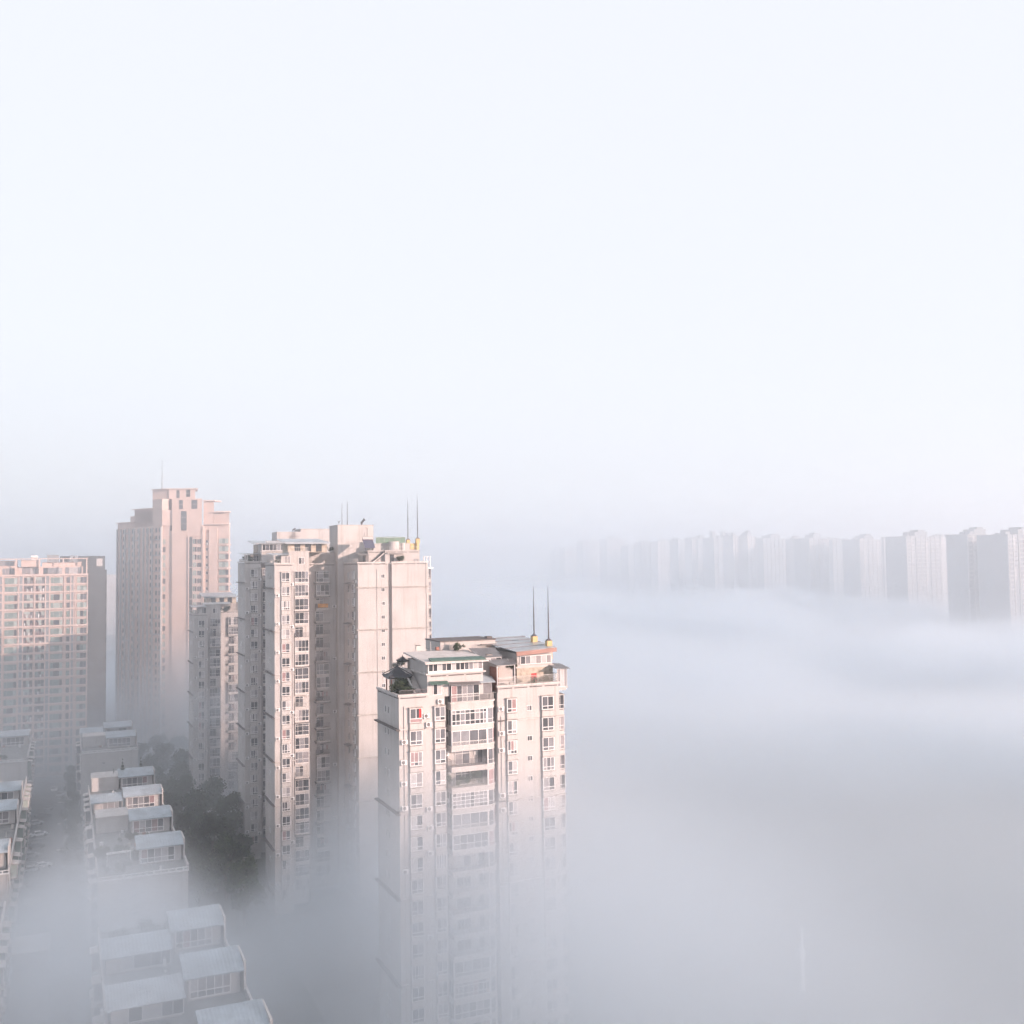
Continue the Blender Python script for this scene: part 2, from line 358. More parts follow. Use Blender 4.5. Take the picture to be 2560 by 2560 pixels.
        if k in ('dense', 'glazed', 'grid', 'wide'):
            xs = dict(dense=(.12, .24, .38, .52, .66, .8, .9), glazed=(.25, .5, .75), grid=(.12, .24, .36, .5, .62, .75, .88), wide=(.2, .4, .6, .8))[k]
            zz = dict(dense=(.28, .76), glazed=(.27,), grid=(.25, .5, .75), wide=(.4,))[k]
            glazing(fr, pn, 7.78, 13.3, z0, z1, -.48, xs, zz, .10, (8, 6, 3, .7, 3, 2, .3))
            glazing(fr, pn, 7.72, 7.79, z0, z1, -.40, (), (.27,), .03)
            for yy in (-.33, .5): fr.box(7.7, 7.77, yy, yy+.07, z0, z1)
            if k == 'glazed':
                rb = MB(); rail_bars(rb, (7.85, -.56, z0), (13.25, -.53, z0), .62, 10, .014, 0, True, 4); part('railing', rb, STEEL, B)
            pn.box(7.72, 7.76, -.3, 1.25, z0, z1, 1)
        else:
            rb = MB(); rail_bars(rb, (7.78, -.42, z0), (13.28, -.40, z0), 1.0, 9, .018, 0, True, 5); rail_bars(rb, (7.78, -.4, z0), (7.78, 1.2, z0), 1.0, 3, .018, 0, True, 5)
            part('railing', rb, DARKSTEEL if k == 'open' else STEEL, B)
            glazing(fr, pn, 8.9, 11.2, z0+.02, 2.65, 1.21, (.5,) if k != 'planted' else (.42, .66), (.8,), .06, (8, 3, 1, 1, 1, 0, 0))
            fr.box(11.9, 12.25, 1.16, 1.29, 1.9, 2.45)
            pn.box(12.5, 13.2, 1.27, 1.29, z0, 2.6, 0)
        part('glazing_frame', fr, WHITE, B); part('pane', pn, PANES, B)
        if k == 'planted':
            shrub(43.2+9.4, 137.45-.1, zf+1.1, 1.7, 1.5, 'leafy hedge of pot plants behind the rail of an open balcony', lx=1.1)
            shrub(43.2+11.6, 137.45, zf+1.2, .8, 1.7, 'taller pot plant at the right end of the planted balcony')
    # party strip: dark slits beside the balconies
    sl_ = MB()
    for i in range(17): sl_.box(14.8, 15.17, 2.33, 2.397, 48.9-2.97*i, 51.0-2.97*i, 0); sl_.box(14.78, 15.18, .9, 2.3, 48.25-2.97*i, 48.75-2.97*i, 1)
    part('lightwell', sl_, [GLM, WALL2], T)
    # enclosed top balcony
    fr, pn = MB(), MB(); z0, z1 = 52.1, 54.5
    B = MB(); B.prism(big, 51.0, 51.2, 1); B.prism(slabpoly, 51.2, 52.0); B.prism([(x+.08 if x > 10 else x-.08, y-.1 if y < 1.2 else y) for x, y in big], 51.9, 52.1, 1); B.box(7.72, 14.6, 1.0, 1.28, 52.1, 54.6, 0)
    tb = part('roofed_balcony', B, [WALL2, TRIM], T)
    glazing(fr, pn, 7.8, 12.2, z0, z1, -.4, (.2, .38, .56, .78), (.3, .45), .07, (4, 5, 4, 1, 3, .5, .3)); glazing(fr, pn, 7.74, 7.8, z0, z1, -.3, (), (.4,), .03)
    pn.box(7.74, 7.78, -.3, 1.0, z0, z1, 1)
    part('glazing_frame', fr, WHITE, tb); part('pane', pn, PANES, tb)
    rb = MB(); rail_bars(rb, (7.7, -.5, z0), (13.3, -.5, z0), .95, 26, .016)
    for (xa, ya), (xb, yb) in zip(arc, arc[1:]): rail_bars(rb, (xa, ya-.03, z0), (xb, yb-.03, z0), .95, 3, .016)
    part('railing', rb, STEEL, tb)
    c = MB()
    for j in range(12): c.box(12.35+.17*j, 12.35+.17*j+.12, .2, .3, z0, z1-.1, 0)
    c.box(12.3, 14.5, .32, .4, z0, z1-.05, 1); part('curtain', c, [CUG, CUG], tb)
    r = MB(); r.slab([(7.3, -.9, 54.75), (12.35, -.9, 54.6), (12.35, 1.6, 55.35), (7.3, 1.6, 55.5)], .14); part('tiled_canopy', r, GREYTILE, tb)
    r = MB(); r.slab([(12.4, -.4, 54.75), (14.9, -.1, 54.65), (15.0, 1.8, 55.3), (12.4, 2.4, 55.75)], .1); part('canopy', r, BLUEM, tb)
    # middle penthouse with ribbon window
    P = MB(); P.box(4.28, 12.95, 0, 9, ZT+.002, 57.95); P.box(4.0, 13.3, -.28, -.003, 56.2, 56.42, 1); P.box(4.0, 4.277, -.003, 9, 56.2, 56.42, 1); P.box(12.953, 13.2, -.003, 1.2, 56.2, 56.42, 1)
    for q in range(3): P.box(4.8+2.75*q, 7.2+2.75*q, -.03, -.003, 55.9, 56.05, 2)  # slots under the ledge drawn as bars in a shade-dark colour
    ph = part('penthouse', P, [WALL2, TRIM, DARKSTONE_SHADE], T)
    fr, pn = MB(), MB(); fr.box(4.4, 12.9, -.14, -.003, 56.424, 56.62); glazing(fr, pn, 4.4, 12.9, 56.62, 57.9, -.12, (.09, .17, .25, .33, .42, .5, .58, .66, .74, .82, .91), (), .11, (6, 3, 2, 2, 4, 2, 1))
    part('ribbon_window_frame', fr, WHITE, ph); part('pane', pn, PANES, ph)
    r = MB(); r.slab([(3.7, -.75, 58.12), (13.6, -.75, 58.0), (13.9, 9.3, 58.75), (3.7, 9.3, 58.85)], .22, 0); r.box(3.72, 13.58, -.93, -.76, 57.78, 57.97, 1)
    r.slab([(4.6, -.74, 58.30), (13.2, -.74, 58.19), (13.1, .9, 58.45), (4.8, .9, 58.56)], .16, 2); part('roof', r, [TRIM, TRIM, GREENROOF], ph)
    put_flat(T, flat_variants(1.35, 1.55, (.5,), bar=.08), 5.15, 53.3, 0)
    a = MB(); a.slab([(4.5, -1.0, 54.95), (7.3, -1.0, 54.9), (7.3, -.003, 55.25), (4.5, -.003, 55.3)], .06); part('awning', a, GREENROOF, T)
    # stair up to the landing on the left of the penthouse
    st = MB(); n = 16
    for i in range(n): st.box(2.9, 4.1, 1.2+.36*i, 1.6+.36*i, ZT+.08+.2*i, ZT+.28+.2*i)
    st.slab([(2.72, 1.0, 53.6), (2.9, 1.0, 53.6), (2.9, 7.0, 56.9), (2.72, 7.0, 56.9)], .75)
    st.box(1.9, 4.25, 7.0, 10.2, 56.1, 56.4); st.box(1.9, 2.1, 7.02, 10.2, 53.07, 56.1); st.box(1.9, 4.2, 10.0, 10.2, 53.07, 56.1); part('outside_stair', st, TRIM, T)
    rl = MB(); rail_bars(rl, (1.95, 7.05, 56.4), (1.95, 10.1, 56.4), .9, 8, .02); rail_bars(rl, (1.95, 7.05, 56.4), (2.8, 7.05, 56.4), .9, 3, .02); part('railing', rl, STEEL, T)
    # rear stair block
    X = MB(); X.box(9.95, 19.2, 10, 17, ZT, 60.0); X.box(9.85, 19.3, 9.9, 17.1, 60.003, 60.16, 1); X.box(18.2, 19.1, 11, 12, 60.163, 60.5, 1); X.box(16.6, 19.2, 9.4, 9.997, 59.3, 59.42, 1)
    xb = part('stair_block', X, [WALL2, DARKSTONE_SHADE], T)
    d = MB(); d.box(17.7, 18.6, 9.93, 9.997, 57.2, 59.2); part('door', d, REDBOARD, xb)
    rl = MB(); rail_bars(rl, (11.0, 8.8, 58.8), (14.0, 8.8, 58.8), 1.0, 16, .02); rail_bars(rl, (16.0, 8.9, 58.85), (19.0, 8.9, 58.85), .8, 16, .02); rail_bars(rl, (8.3, 12, 57.6), (9.9, 12, 57.6), 1.2, 8, .025)
    part('railing', rl, STEEL, T)
    lb = MB(); lb.box(13.9, 19.3, 3.2, 9.9, ZT+.07, 57.3); part('link_block', lb, WALL2, T); lb = MB(); lb.box(8.0, 9.95, 12, 17, ZT+.07, 57.6); part('link_block', lb, WALL2, T)
    put_ac(T, 17.2, 57.35, 9.95); put_ac(T, 12.5, 57.6, 9.95)
    for x, y, z, w_, d_, h_ in ((6.0, 10.0, 58.9, .8, .6, .7), (9.0, 9.2, 58.85, .5, .5, .5), (15.2, 4.0, 57.35, 1.0, .7, .9), (16.6, 1.4, 53.07, .9, .5, .8), (18.0, 1.6, 53.07, .6, .5, 1.1), (20.6, 1.5, 53.07, 1.2, .4, .6), (3.2, .8, 53.07, .5, .4, .6)):
        c = MB(); c.box(0, w_, 0, d_, 0, h_); c.box(.05, w_-.05, .05, d_-.05, h_+.003, h_+.08, 1); part('roof_crate', c, [random.choice([BRICK, STEEL, DIRT_SHADE]), DARKSTONE_SHADE], T, (x, y, z))
    for x in (5.6, 8.1, 11.2): pipe(T, x, 9.3, 58.7, 60.2, STEEL)
    # right roof room with metal shed roof
    Q = MB(); Q.box(19.6, 25.7, 2.6, 15.5, ZT+.07, 56.3, 1); Q.box(19.7, 25.65, 2.75, 15.4, 56.303, 58.3, 0)
    Q.box(19.4, 25.85, 2.5, 2.597, 56.1, 56.4, 2)
    rm_ = part('roof_room', Q, [WALL2, STONE, TRIM], T)
    fr, pn = MB(), MB(); glazing(fr, pn, 20.2, 25.5, 56.62, 57.95, 2.62, (.17, .33, .5, .67, .84), (), .1, (0, 1, 4, 4, 3, 0, 1)); part('ribbon_window_frame', fr, WHITE, rm_); part('pane', pn, PANES, rm_)
    d = MB(); d.box(22.0, 22.9, 2.55, 2.597, ZT+.1, 55.2); part('door', d, RED, rm_)
    r = MB(); r.slab([(19.0, 1.75, 58.75), (26.0, 1.75, 59.15), (26.6, 15.8, 60.0), (17.6, 15.8, 59.9)], .08); 
    for q in (.22, .45, .68, .9):
        a, b = (19.0+(17.6-19.0)*q, 1.75+14.05*q, 58.75+1.15*q), (26.0+.6*q, 1.75+14.05*q, 59.15+.85*q); r.tube((a[0], a[1], a[2]+.03), (b[0], b[1], b[2]+.03), .05, 4, 1)
    part('metal_roof', r, [METAL, DARKSTEEL], rm_)
    r = MB(); r.slab([(19.15, 1.62, 58.66), (25.95, 1.62, 59.04), (25.95, 1.72, 59.04), (19.15, 1.72, 58.66)], .62); part('fascia', r, REDBOARD, rm_)
    # glass lean-to left of the roof room
    fr = MB()
    for x in (15.35, 18.2): fr.box(x-.05, x+.05, .25, .35, ZT+.07, 56.95)
    for z in (54.4, 55.0): fr.box(15.4, 18.15, .26, .33, z, z+.05)
    fr.tube((15.35, .3, 56.9), (18.2, .3, 56.9), .05, 4); fr.tube((15.35, .3, 56.9), (15.35, 3.2, 57.6), .05, 4); fr.tube((18.2, .3, 56.9), (18.2, 3.2, 57.6), .05, 4)
    lt = part('lean_to', fr, WHITE, T)
    r = MB(); r.slab([(15.2, .1, 57.0), (18.5, .1, 57.0), (19.4, 3.2, 57.6), (14.4, 3.2, 57.6)], .05); r.slab([(13.6, 3.3, 58.0), (17.6, 3.3, 58.0), (18.0, 7.4, 59.0), (13.6, 7.4, 59.1)], .05); part('sheet_roof', r, GREYTILE, lt)
    bp = MB(); bp.box(15.3, 15.6, .4, 3.1, ZT+.07, 56.6); part('brick_pier', bp, BRICK, lt)
    fr, pn = MB(), MB(); glazing(fr, pn, 13.7, 17.3, 57.35, 57.9, 3.14, (.25, .5, .75), (), .06, (2, 4, 4, 2, 2, 0, 0)); part('clerestory_frame', fr, WHITE, T); part('pane', pn, PANES, T)
    # glazed enclosure on the right end
    e = MB(); e.box(25.42, 27.35, .7, 3.6, 52.9, 53.1, 1); e.box(25.42, 27.1, .9, 3.4, 52.55, 52.9, 0); e.slab([(25.0, .4, 56.05), (27.6, .4, 55.9), (27.7, 4.0, 56.3), (25.0, 4.0, 56.6)], .08, 2)
    eb_ = part('end_enclosure', e, [TRIM, WALL2, GREYTILE], T)
    fr, pn = MB(), MB(); glazing(fr, pn, 25.5, 27.2, 53.1, 55.85, .75, (.35, .7), (), .06, (1, 3, 4, 6, 2, 0, 0)); part('glazing_frame', fr, WHITE, eb_); part('pane', pn, PANES, eb_)
    mast(T, 25.3, 8.4, 57.5, 3.2, 7.7); mast(T, 25.45, 3.4, 57.2, 3.1, 7.9)
    for x, z in [(6.19, 52.05), (4.05, 50.13), (4.4, 48.9), (.72, 46.7), (.61, 43.84), (.63, 40.86), (7.3, 47.06), (7.45, 44.23), (7.6, 41.2), (15.68, 50.3), (15.77, 46.7), (15.7, 44.26), (15.79, 37.65), (.72, 37.42), (4.39, 36.95), (4.5, 34.28), (4.46, 30.73), (7.4, 37.5), (15.85, 35.5), (.7, 28.6), (4.4, 19.0), (15.8, 24.2)]:
        put_ac(T, x, z, 0 if not 6.95 < x < 15.1 else 1.3)
    pipe(T, .75, -.1, 2, 52.0); pipe(T, 15.75, -.1, 2, 49.5); pipe(T, 7.3, 1.55, 2, 50); pipe(T, 6.75, -.09, 2, 51)
    return T
TN = tower_near()

def pavilion(x, y, z, s, label, low=False):
    t = thing('garden_pavilion', label, 'pavilion', (x, y, z)); h = 2.5*s
    if low: h = 1.2
    r = MB(); e, b = 1.85*s, h
    R = [(-e, -e), (e, -e), (e, e), (-e, e)]
    for k in range(4):                                               # hipped roof with flared corners
        (xa, ya), (xb, yb) = R[k], R[(k+1) % 4]; P = []
        for j in range(6):
            q = j/5; lift = .28*s*(abs(2*q-1)**2.5)
            P.append([(xa+(xb-xa)*q, ya+(yb-ya)*q, b+lift), ((xa+(xb-xa)*q)*.55, (ya+(yb-ya)*q)*.55, b+.55*s+lift*.2), (0, 0, b+1.6*s)])
        for j in range(5):
            r.poly([P[j][0], P[j+1][0], P[j+1][1], P[j][1]], [(0, 1, 2, 3)]); r.poly([P[j][1], P[j+1][1], P[j][2]], [(0, 1, 2)])
            r.poly([P[j][0], P[j+1][0], (P[j+1][0][0]*.9, P[j+1][0][1]*.9, b-.1), (P[j][0][0]*.9, P[j][0][1]*.9, b-.1)], [(3, 2, 1, 0)])
        r.tube((R[k][0], R[k][1], b+.3*s), (0, 0, b+1.63*s), .06*s, 5)
    r.tube((0, 0, b+1.5*s), (0, 0, b+2.2*s), .11*s, 6, 0, .03); part('roof', r, TILE, t)
    bm = MB()
    for k in range(4):
        (xa, ya), (xb, yb) = R[k], R[(k+1) % 4]; bm.tube((xa*.72, ya*.72, b-.2), (xb*.72, yb*.72, b-.2), .09*s, 5)
    part('beam', bm, WHITE, t)
    for xa, ya in R:
        c = MB(); c.tube((xa*.7, ya*.7, 0), (xa*.7, ya*.7, b), .11*s, 8); part('column', c, BRICK if not low else TRIM, t)
    return t
AX, AY = 43.2, 137.45
pavilion(AX+1.75, AY+6.2, 53.06, .98, 'dark tiled garden pavilion with pointed roof on the corner roof terrace')
pavilion(AX+3.35, AY+8.6, 56.4, .42, 'tiny tiled stair turret above the outside stair of the nearest tower', True)
shrub(AX+.9, AY+3.6, 53.06, .7, 2.3, 'bushy yellow-green shrub at the left of the roof pavilion')
shrub(AX+2.1, AY+2.2, 53.06, 1.0, 1.7, 'low dark shrub behind the front railing of the corner roof terrace')
shrub(AX+2.3, AY+4.2, 53.06, .9, 2.5, 'tall dark shrub between the roof pavilion and the outside stair')
shrub(AX+2.6, AY+8.9, 56.4, .9, 1.7, 'thin plant trailing over the stair landing by the tiled turret')
shrub(AX+12.2, AY+8.2, 58.72, .8, 1.2, 'rounded potted bush on the roof in front of the stair block')
shrub(AX+14.0, AY+9.4, 57.3, .6, 1.3, 'sparse potted plant by the door of the stair block')
shrub(AX+23.0, AY+1.3, 53.06, 1.6, 1.9, 'climbing plant along the stone wall of the right roof terrace', lx=1.3)
shrub(AX+24.6, AY+1.2, 53.06, 1.0, 1.5, 'small bush at the right end of the railed stone terrace')
shrub(AX+19.0, AY+3.0, 56.1, .5, 1.4, 'green plant squeezed between the sheet roof and the roof room')

# ================================================================ the row of taller cream towers behind
def terrace_rail(T, pts, z, h=1.0, step=.35, mat=STEEL):
    mb = MB()
    for p, q in zip(pts, pts[1:]):
        L = (Vector(q)-Vector(p)).length; rail_bars(mb, (*p, z), (*q, z), h, max(2, int(L/step)), .02)
    return part('railing', mb, mat, T)
def awning(T, x0, x1, y, z, d=.9, mat=None, name='awning'):
    mb = MB(); mb.slab([(x0, y-d, z), (x1, y-d, z), (x1, y-.003, z+.28), (x0, y-.003, z+.28)], .05); return part(name, mb, mat or GREYTILE, T)
def balc(T, x0, x1, y, z, kind, d=1.2, col=None):
    """balcony slab with rail or glazing, room front behind"""
    mb = MB(); mb.box(x0-.05, x1+.05, y-d, y-.003, z, z+.18, 1); mb.box(x0, x1, y-d+.02, y-.003, z-.35, z-.003, 0)
    B = part('balcony', mb, [WALL2, TRIM], T)
    fr, pn = MB(), MB(); w = x1-x0
    if kind == 'glazed':
        glazing(fr, pn, x0, x1, z+.18, z+2.6, y-d+.03, random.choice([(.33, .66), (.25, .5, .75), (.2, .55)]), random.choice([(.35,), (.35, .8)]), .07, (6, 5, 3, 1, 3, 0, 0)); pn.box(x0+.01, x0+.05, y-d+.1, y-.01, z+.18, z+2.6, 1)
    else:
        rb = MB(); rail_bars(rb, (x0, y-d+.06, z+.18), (x1, y-d+.06, z+.18), 1.0, 8, .02, 0, True, 3); rail_bars(rb, (x0, y-d+.06, z+.18), (x0, y-.05, z+.18), 1.0, 3, .02, 0, True, 3)
        part('railing', rb, random.choice([STEEL, DARKSTEEL]), B)
        glazing(fr, pn, x0+.1, x0+w*.62, z+.2, z+2.45, y-.09, (.5,), (.78,), .06, (9, 3, 1, 1, 1, 0, 0))
        if kind == 'laundry':
            for q in range(4): pn.box(x0+w*(.3+.15*q), x0+w*(.3+.15*q)+.3, y-d+.3, y-d+.33, z+1.3-random.random()*.2, z+2.2, random.choice([3, 4, 5, 2]))
        if kind == 'quilt':
            qm = MB(); qm.box(x0+.35, x1-.3, y-d-.05, y-d+.02, z+.35, z+1.22); part('quilt', qm, ORANGE, B)
    part('glazing_frame', fr, WHITE, B); part('pane', pn, PANES, B); return B

def tower_half(T, zt, floors, pitch=3.0, quilt=None, dish=True):
    """left half of the tower type: bay window strip, glazed strip, deep recess with balconies, lift shaft"""
    w = MB()
    w.prism([(0, 0), (4.0, 0), (4.0, 5), (8.4, 5), (8.4, 14), (16.6, 14), (16.6, 12), (25, 12), (25, 24), (5, 24), (5, 10.8), (0, 10.8)], -.5, zt)
    w.box(5, 25, 24.003, 27, -.5, zt-3)
    part('wall', w, WALL, T)
    pa = MB(); coping(pa, [(0, 10.8), (0, 0), (3.95, 0)], zt+.1, .16, .3); coping(pa, [(8.45, 14), (16.5, 14)], zt+.1, .2, .25)
    pa.box(0, 3.98, .003, .18, zt, zt+.1, 2); part('parapet', pa, [TRIM, DARKSTONE_SHADE, WALL], T)
    for z in [zt-5.0-9.05*i for i in range(8)]:
        if z < 2: break
        lg = MB(); lg.box(-.55, -.003, -.5, 11, z, z+.15, 1); lg.box(-.003, 1.2, -.28, -.003, z, z+.15, 0); lg.box(3.55, 4.3, -.28, -.003, z, z+.15, 0)
        part('string_course', lg, [TRIM, DARKSTONE_SHADE], T)
    bw = bay_variants(1.75, 1.95); sw = flat_variants(.45, 1.0, (), bar=.05, n=3)
    for i in range(floors):
        z = zt-3.55-pitch*i
        if z < 1: break
        put_bay(T, bw, 1.4, z)
        if i % 2 == 0:
            for dy in (5.0, 6.2): put_flat(T, sw, 0, z+.6, dy, -math.pi/2, 'narrow_window')
        balc(T, 5.2, 8.2, 5, z-.45, 'glazed' if (i*7+int(zt)) % 5 else 'open', .45)
        kd = 'quilt' if i == quilt else ['open', 'laundry', 'glazed', 'open', 'open', 'glazed', 'laundry'][(i*3+int(zt)) % 7]
        balc(T, 11.8, 14.8, 14, z-.6, kd, 1.1)
        if i % 3 == 1 or i % 5 == 2: awning(T, 11.4, 15.0, 14, z+2.2, 1.3)
        if i % 4 == 3: awning(T, 5.0, 8.4, 5, z+2.3, .8)
        if i % 2: put_ac(T, .6, z-.2, 0)
        if i % 3 == 0: put_ac(T, 3.6, z-.9, 0)
        if i % 4 == 2: put_ac(T, 16.2, z-.4, 14)
    pipe(T, 3.75, -.09, 1, zt-1); pipe(T, 16.4, 13.9, 1, zt); pipe(T, 9.3, 13.9, 1, zt-1.0)
    # storey above the middle strip and its sheds
    P = MB(); P.prism([(4.0, 5), (8.4, 5), (8.4, 15), (16.6, 15), (16.6, 23), (5.0, 23), (5.0, 10.8), (4.0, 10.8)], zt+.003, zt+2.75)
    coping(P, [(4.0, 5), (8.4, 5)], zt+2.76, .12, .2, False)
    ph = part('penthouse', P, [WALL, TRIM], T)
    put_flat(T, flat_variants(1.35, 1.5, (.5,), bar=.08), 6.1, zt+.1, 5)
    cg = MB()
    for x in (8.6, 10.6, 12.6, 14.6, 16.4): cg.tube((x, 14, zt+.35), (x, 14, zt+2.6), .035, 4)
    for z in (zt+1.2, zt+2.6): cg.tube((8.6, 14, z), (16.4, 14, z), .03, 4)
    for q in range(9): cg.tube((11.0, 13.95, zt+.5+.45*q), (11.7, 13.95, zt+.5+.45*q), .025, 4)
    for x in (11.0, 11.7): cg.tube((x, 13.95, zt+.3), (x, 13.95, zt+4.4), .03, 4)
    part('cage', cg, STEEL, T)
    Q = MB(); Q.box(4.8, 13.6, 10, 16, zt+2.753, zt+4.9, 0)
    for q in range(3): Q.box(6.3+2.4*q, 7.6+2.4*q, 9.96, 9.997, zt+2.9, zt+4.6, 1)
    rr = part('roof_room', Q, [STONE, GLD], T)
    r = MB(); r.slab([(3.6, 8.7, zt+5.0), (14.2, 8.7, zt+4.9), (13.0, 17, zt+6.0), (3.4, 17, zt+6.0)], .12); r.box(4.0, 14.0, 8.68, 8.78, zt+4.62, zt+4.85); part('metal_roof', r, METAL, rr)
    terrace_rail(T, [(4.1, 5.1), (8.3, 5.1), (8.3, 14.8), (16.4, 15.1)], zt+2.95, .8, .5)
    # glazed room on the bay strip terrace
    Q = MB(); Q.box(1.9, 3.95, 2.6, 9, zt+.003, zt+2.0); g = part('terrace_room', Q, WALL2, T)
    fr, pn = MB(), MB(); glazing(fr, pn, 2.6, 3.9, zt+.3, zt+1.9, 2.52, (.5,), (), .06, (2, 3, 3, 2, 2, 0, 0)); part('glazing_frame', fr, WHITE, g); part('pane', pn, PANES, g)
    r = MB(); r.slab([(-.2, 1.6, zt+2.2), (4.0, 1.6, zt+2.25), (4.0, 9, zt+2.6), (-.2, 9, zt+2.6)], .08); r.tube((.1, 1.8, zt+.2), (.1, 1.8, zt+2.1), .05, 4); part('canopy', r, METAL, g)
    terrace_rail(T, [(.05, 9), (.05, .05), (3.9, .05)], zt+.4, .65, .3)
    # lift shaft
    L = MB(); L.box(16.602, 25, 12.003, 20, zt+.003, zt+8.9); L.box(16.5, 25.1, 11.9, 20.1, zt+8.903, zt+9.05)
    ls = part('lift_shaft', L, WALL2, T)
    return ph

# --- second tower: left half, lift shaft, broad blind right wing
BX, BY, BZ = 40.0, 213.4, 72.5
T = thing('apartment_tower', 'wide cream apartment tower with blank sunlit end wall and green net screen on its roof', 'apartment tower', (BX, BY, 0))
tower_half(T, BZ, 23, 2.99, 2)
w = MB(); w.prism([(18, 0), (24.9, 0), (24.9, .9), (25.7, .9), (25.7, 0), (34.2, 0), (34.2, 24), (25.0, 24), (25.0, 11.99), (18, 11.99)], -.5, BZ); rw = part('right_wing', w, WALL, T)
pa = MB(); coping(pa, [(18, 11.7), (18, 0), (24.8, 0)], BZ+.1, .18, .3); coping(pa, [(25.75, 0), (34.1, 0)], BZ+.11, .18, .3); pa.box(24.97, 25.6, .72, .9, BZ+.1, BZ+.38, 0)
part('parapet', pa, [TRIM, DARKSTONE_SHADE, WALL], T)
for z in (67.2, 58.0, 48.8, 39.6, 30.4, 21.2, 12): lg = MB(); lg.box(17.6, 24.95, -.28, -.003, z, z+.2); lg.box(25.66, 34.9, -.28, -.003, z+.003, z+.203); lg.box(17.7, 17.997, -.003, 5, z, z+.15); part('string_course', lg, DIRT_SHADE, T)  # courses darkened to carry the shadow line below them
sw = flat_variants(.86, .85, (.5,), bar=.07, wts=(6, 3, 1, .5, 1, 0, 0)); bf = bay_variants(1.7, 1.95); nf = flat_variants(1.1, 1.6, (.5,), bar=.07); eb = bay_variants(2.4, 2.2, 1.1, 4)
for i in range(23):
    z = BZ-3.4-2.99*i
    if z < 2: break
    put_flat(T, sw, 23.2, z+.2, 0, 0, 'small_window'); put_flat(T, nf, 18, z, 8.6, -math.pi/2, 'side_window'); put_bay(T, bf, 18, z, 3.9, -math.pi/2)
    put_bay(T, eb, 34.2, z, 1.2, math.pi/2, 'end_bay')
    if i % 3 == 1: awning_ = MB(); awning_.slab([(16.9, 5.5, z+2.0), (17.997, 5.5, z+2.3), (17.997, 8.9, z+2.3), (16.9, 8.9, z+2.0)], .06); part('awning', awning_, GREYTILE, T)
    if i % 4 == 0: put_ac(T, 18, z-.8, 1.2, -math.pi/2)
pipe(T, 22.3, -.09, 1, BZ-1.2); pipe(T, 33.7, -.09, 1, BZ)
st = MB(); st.box(21.4, 25.1, 4, 11.98, BZ+.003, BZ+2.75); st.box(25.103, 33.2, 3, 22, BZ+.003, BZ+2.75); coping(st, [(21.4, 11), (21.4, 4), (25.0, 4)], BZ+2.76, .15, .2); coping(st, [(25.15, 3), (33.1, 3)], BZ+2.76, .15, .2)
sr = part('stepped_roof_room', st, [WALL, DARKSTONE_SHADE], T)
d = MB(); d.box(26.2, 27.1, 2.93, 2.997, BZ+.1, BZ+2.0); d.box(25.4, 29.4, 2.2, 2.997, BZ+2.25, BZ+2.38, 1); part('door', d, [GLD, TRIM], sr)
q = MB(); q.slab([(22.0, 3.4, BZ+.15), (22.6, 3.4, BZ+.15), (25.1, 3.4, BZ+2.5), (24.5, 3.4, BZ+2.5)], .2); q.slab([(22.0, 2.9, BZ+.2), (24.9, 2.9, BZ+2.5), (24.9, 3.0, BZ+2.5), (22.0, 3.0, BZ+.2)], .3); part('outside_stair', q, TRIM, T)
u = MB(); u.box(23.9, 34.4, 8, 21, BZ+2.753, BZ+4.6); u.box(32.6, 34.55, 7.9, 7.997, BZ+3.2, BZ+4.6, 1); u.box(34.0, 34.6, 7.3, 7.9, BZ-2, BZ+5.4, 1)
part('upper_terrace', u, [WALL2, YELLOW], T)
s_ = MB(); s_.box(24.5, 31.5, 8.2, 8.3, BZ+4.62, BZ+6.0); s_.tube((24.5, 8.2, BZ+6.0), (28, 8.2, BZ+6.2), .05, 4); s_.tube((28, 8.2, BZ+6.2), (31.5, 8.2, BZ+6.0), .05, 4); part('net_screen', s_, GREENNET, T)
tk = MB(); tk.tube((28.2, 6.5, BZ+2.76), (28.2, 6.5, BZ+5.0), 1.2, 16); tk.tube((30.4, 6.6, BZ+2.76), (30.4, 6.6, BZ+4.7), .5, 12); part('water_tank', tk, WALL2, T)
terrace_rail(T, [(21.6, 4.2), (25, 4.2)], BZ+2.96, .8, .4); terrace_rail(T, [(25.3, 3.2), (33, 3.2)], BZ+2.96, .8, .5); terrace_rail(T, [(18.1, 10), (18.1, .2)], BZ+.4, .8, .5); terrace_rail(T, [(22, 8.1), (24, 8.1), (33.9, 8.1)], BZ+4.6, 1.3, 1.2)
sh = MB(); sh.slab([(20.2, 2.2, BZ+3.6), (22.6, 2.2, BZ+3.6), (23.2, 6.5, BZ+5.6), (20.8, 6.5, BZ+5.6)], .12); sh.tube((20.9, 6.5, BZ+5.7), (23.3, 6.5, BZ+5.7), .3, 8, 1); sh.tube((20.4, 2.4, BZ+2.8), (20.4, 2.4, BZ+3.6), .05, 4); sh.tube((22.4, 6, BZ+2.8), (22.4, 6, BZ+5.3), .05, 4); part('solar_heater', sh, [PURPLE, TRIM], T)
sd_ = MB(); sd_.slab([(18.6, 1.2, BZ+2.0), (21.0, 1.2, BZ+2.0), (21.2, 5, BZ+2.4), (18.6, 5, BZ+2.4)], .08); sd_.box(20.2, 20.9, 1.6, 4, BZ+.1, BZ+1.9); part('terrace_shelter', sd_, [GREYTILE], T)
g = MB()
for x in (33.5, 34.2, 35.0): g.tube((x, 1.0, BZ-1), (x, 1.0, BZ+1.5), .12, 6)
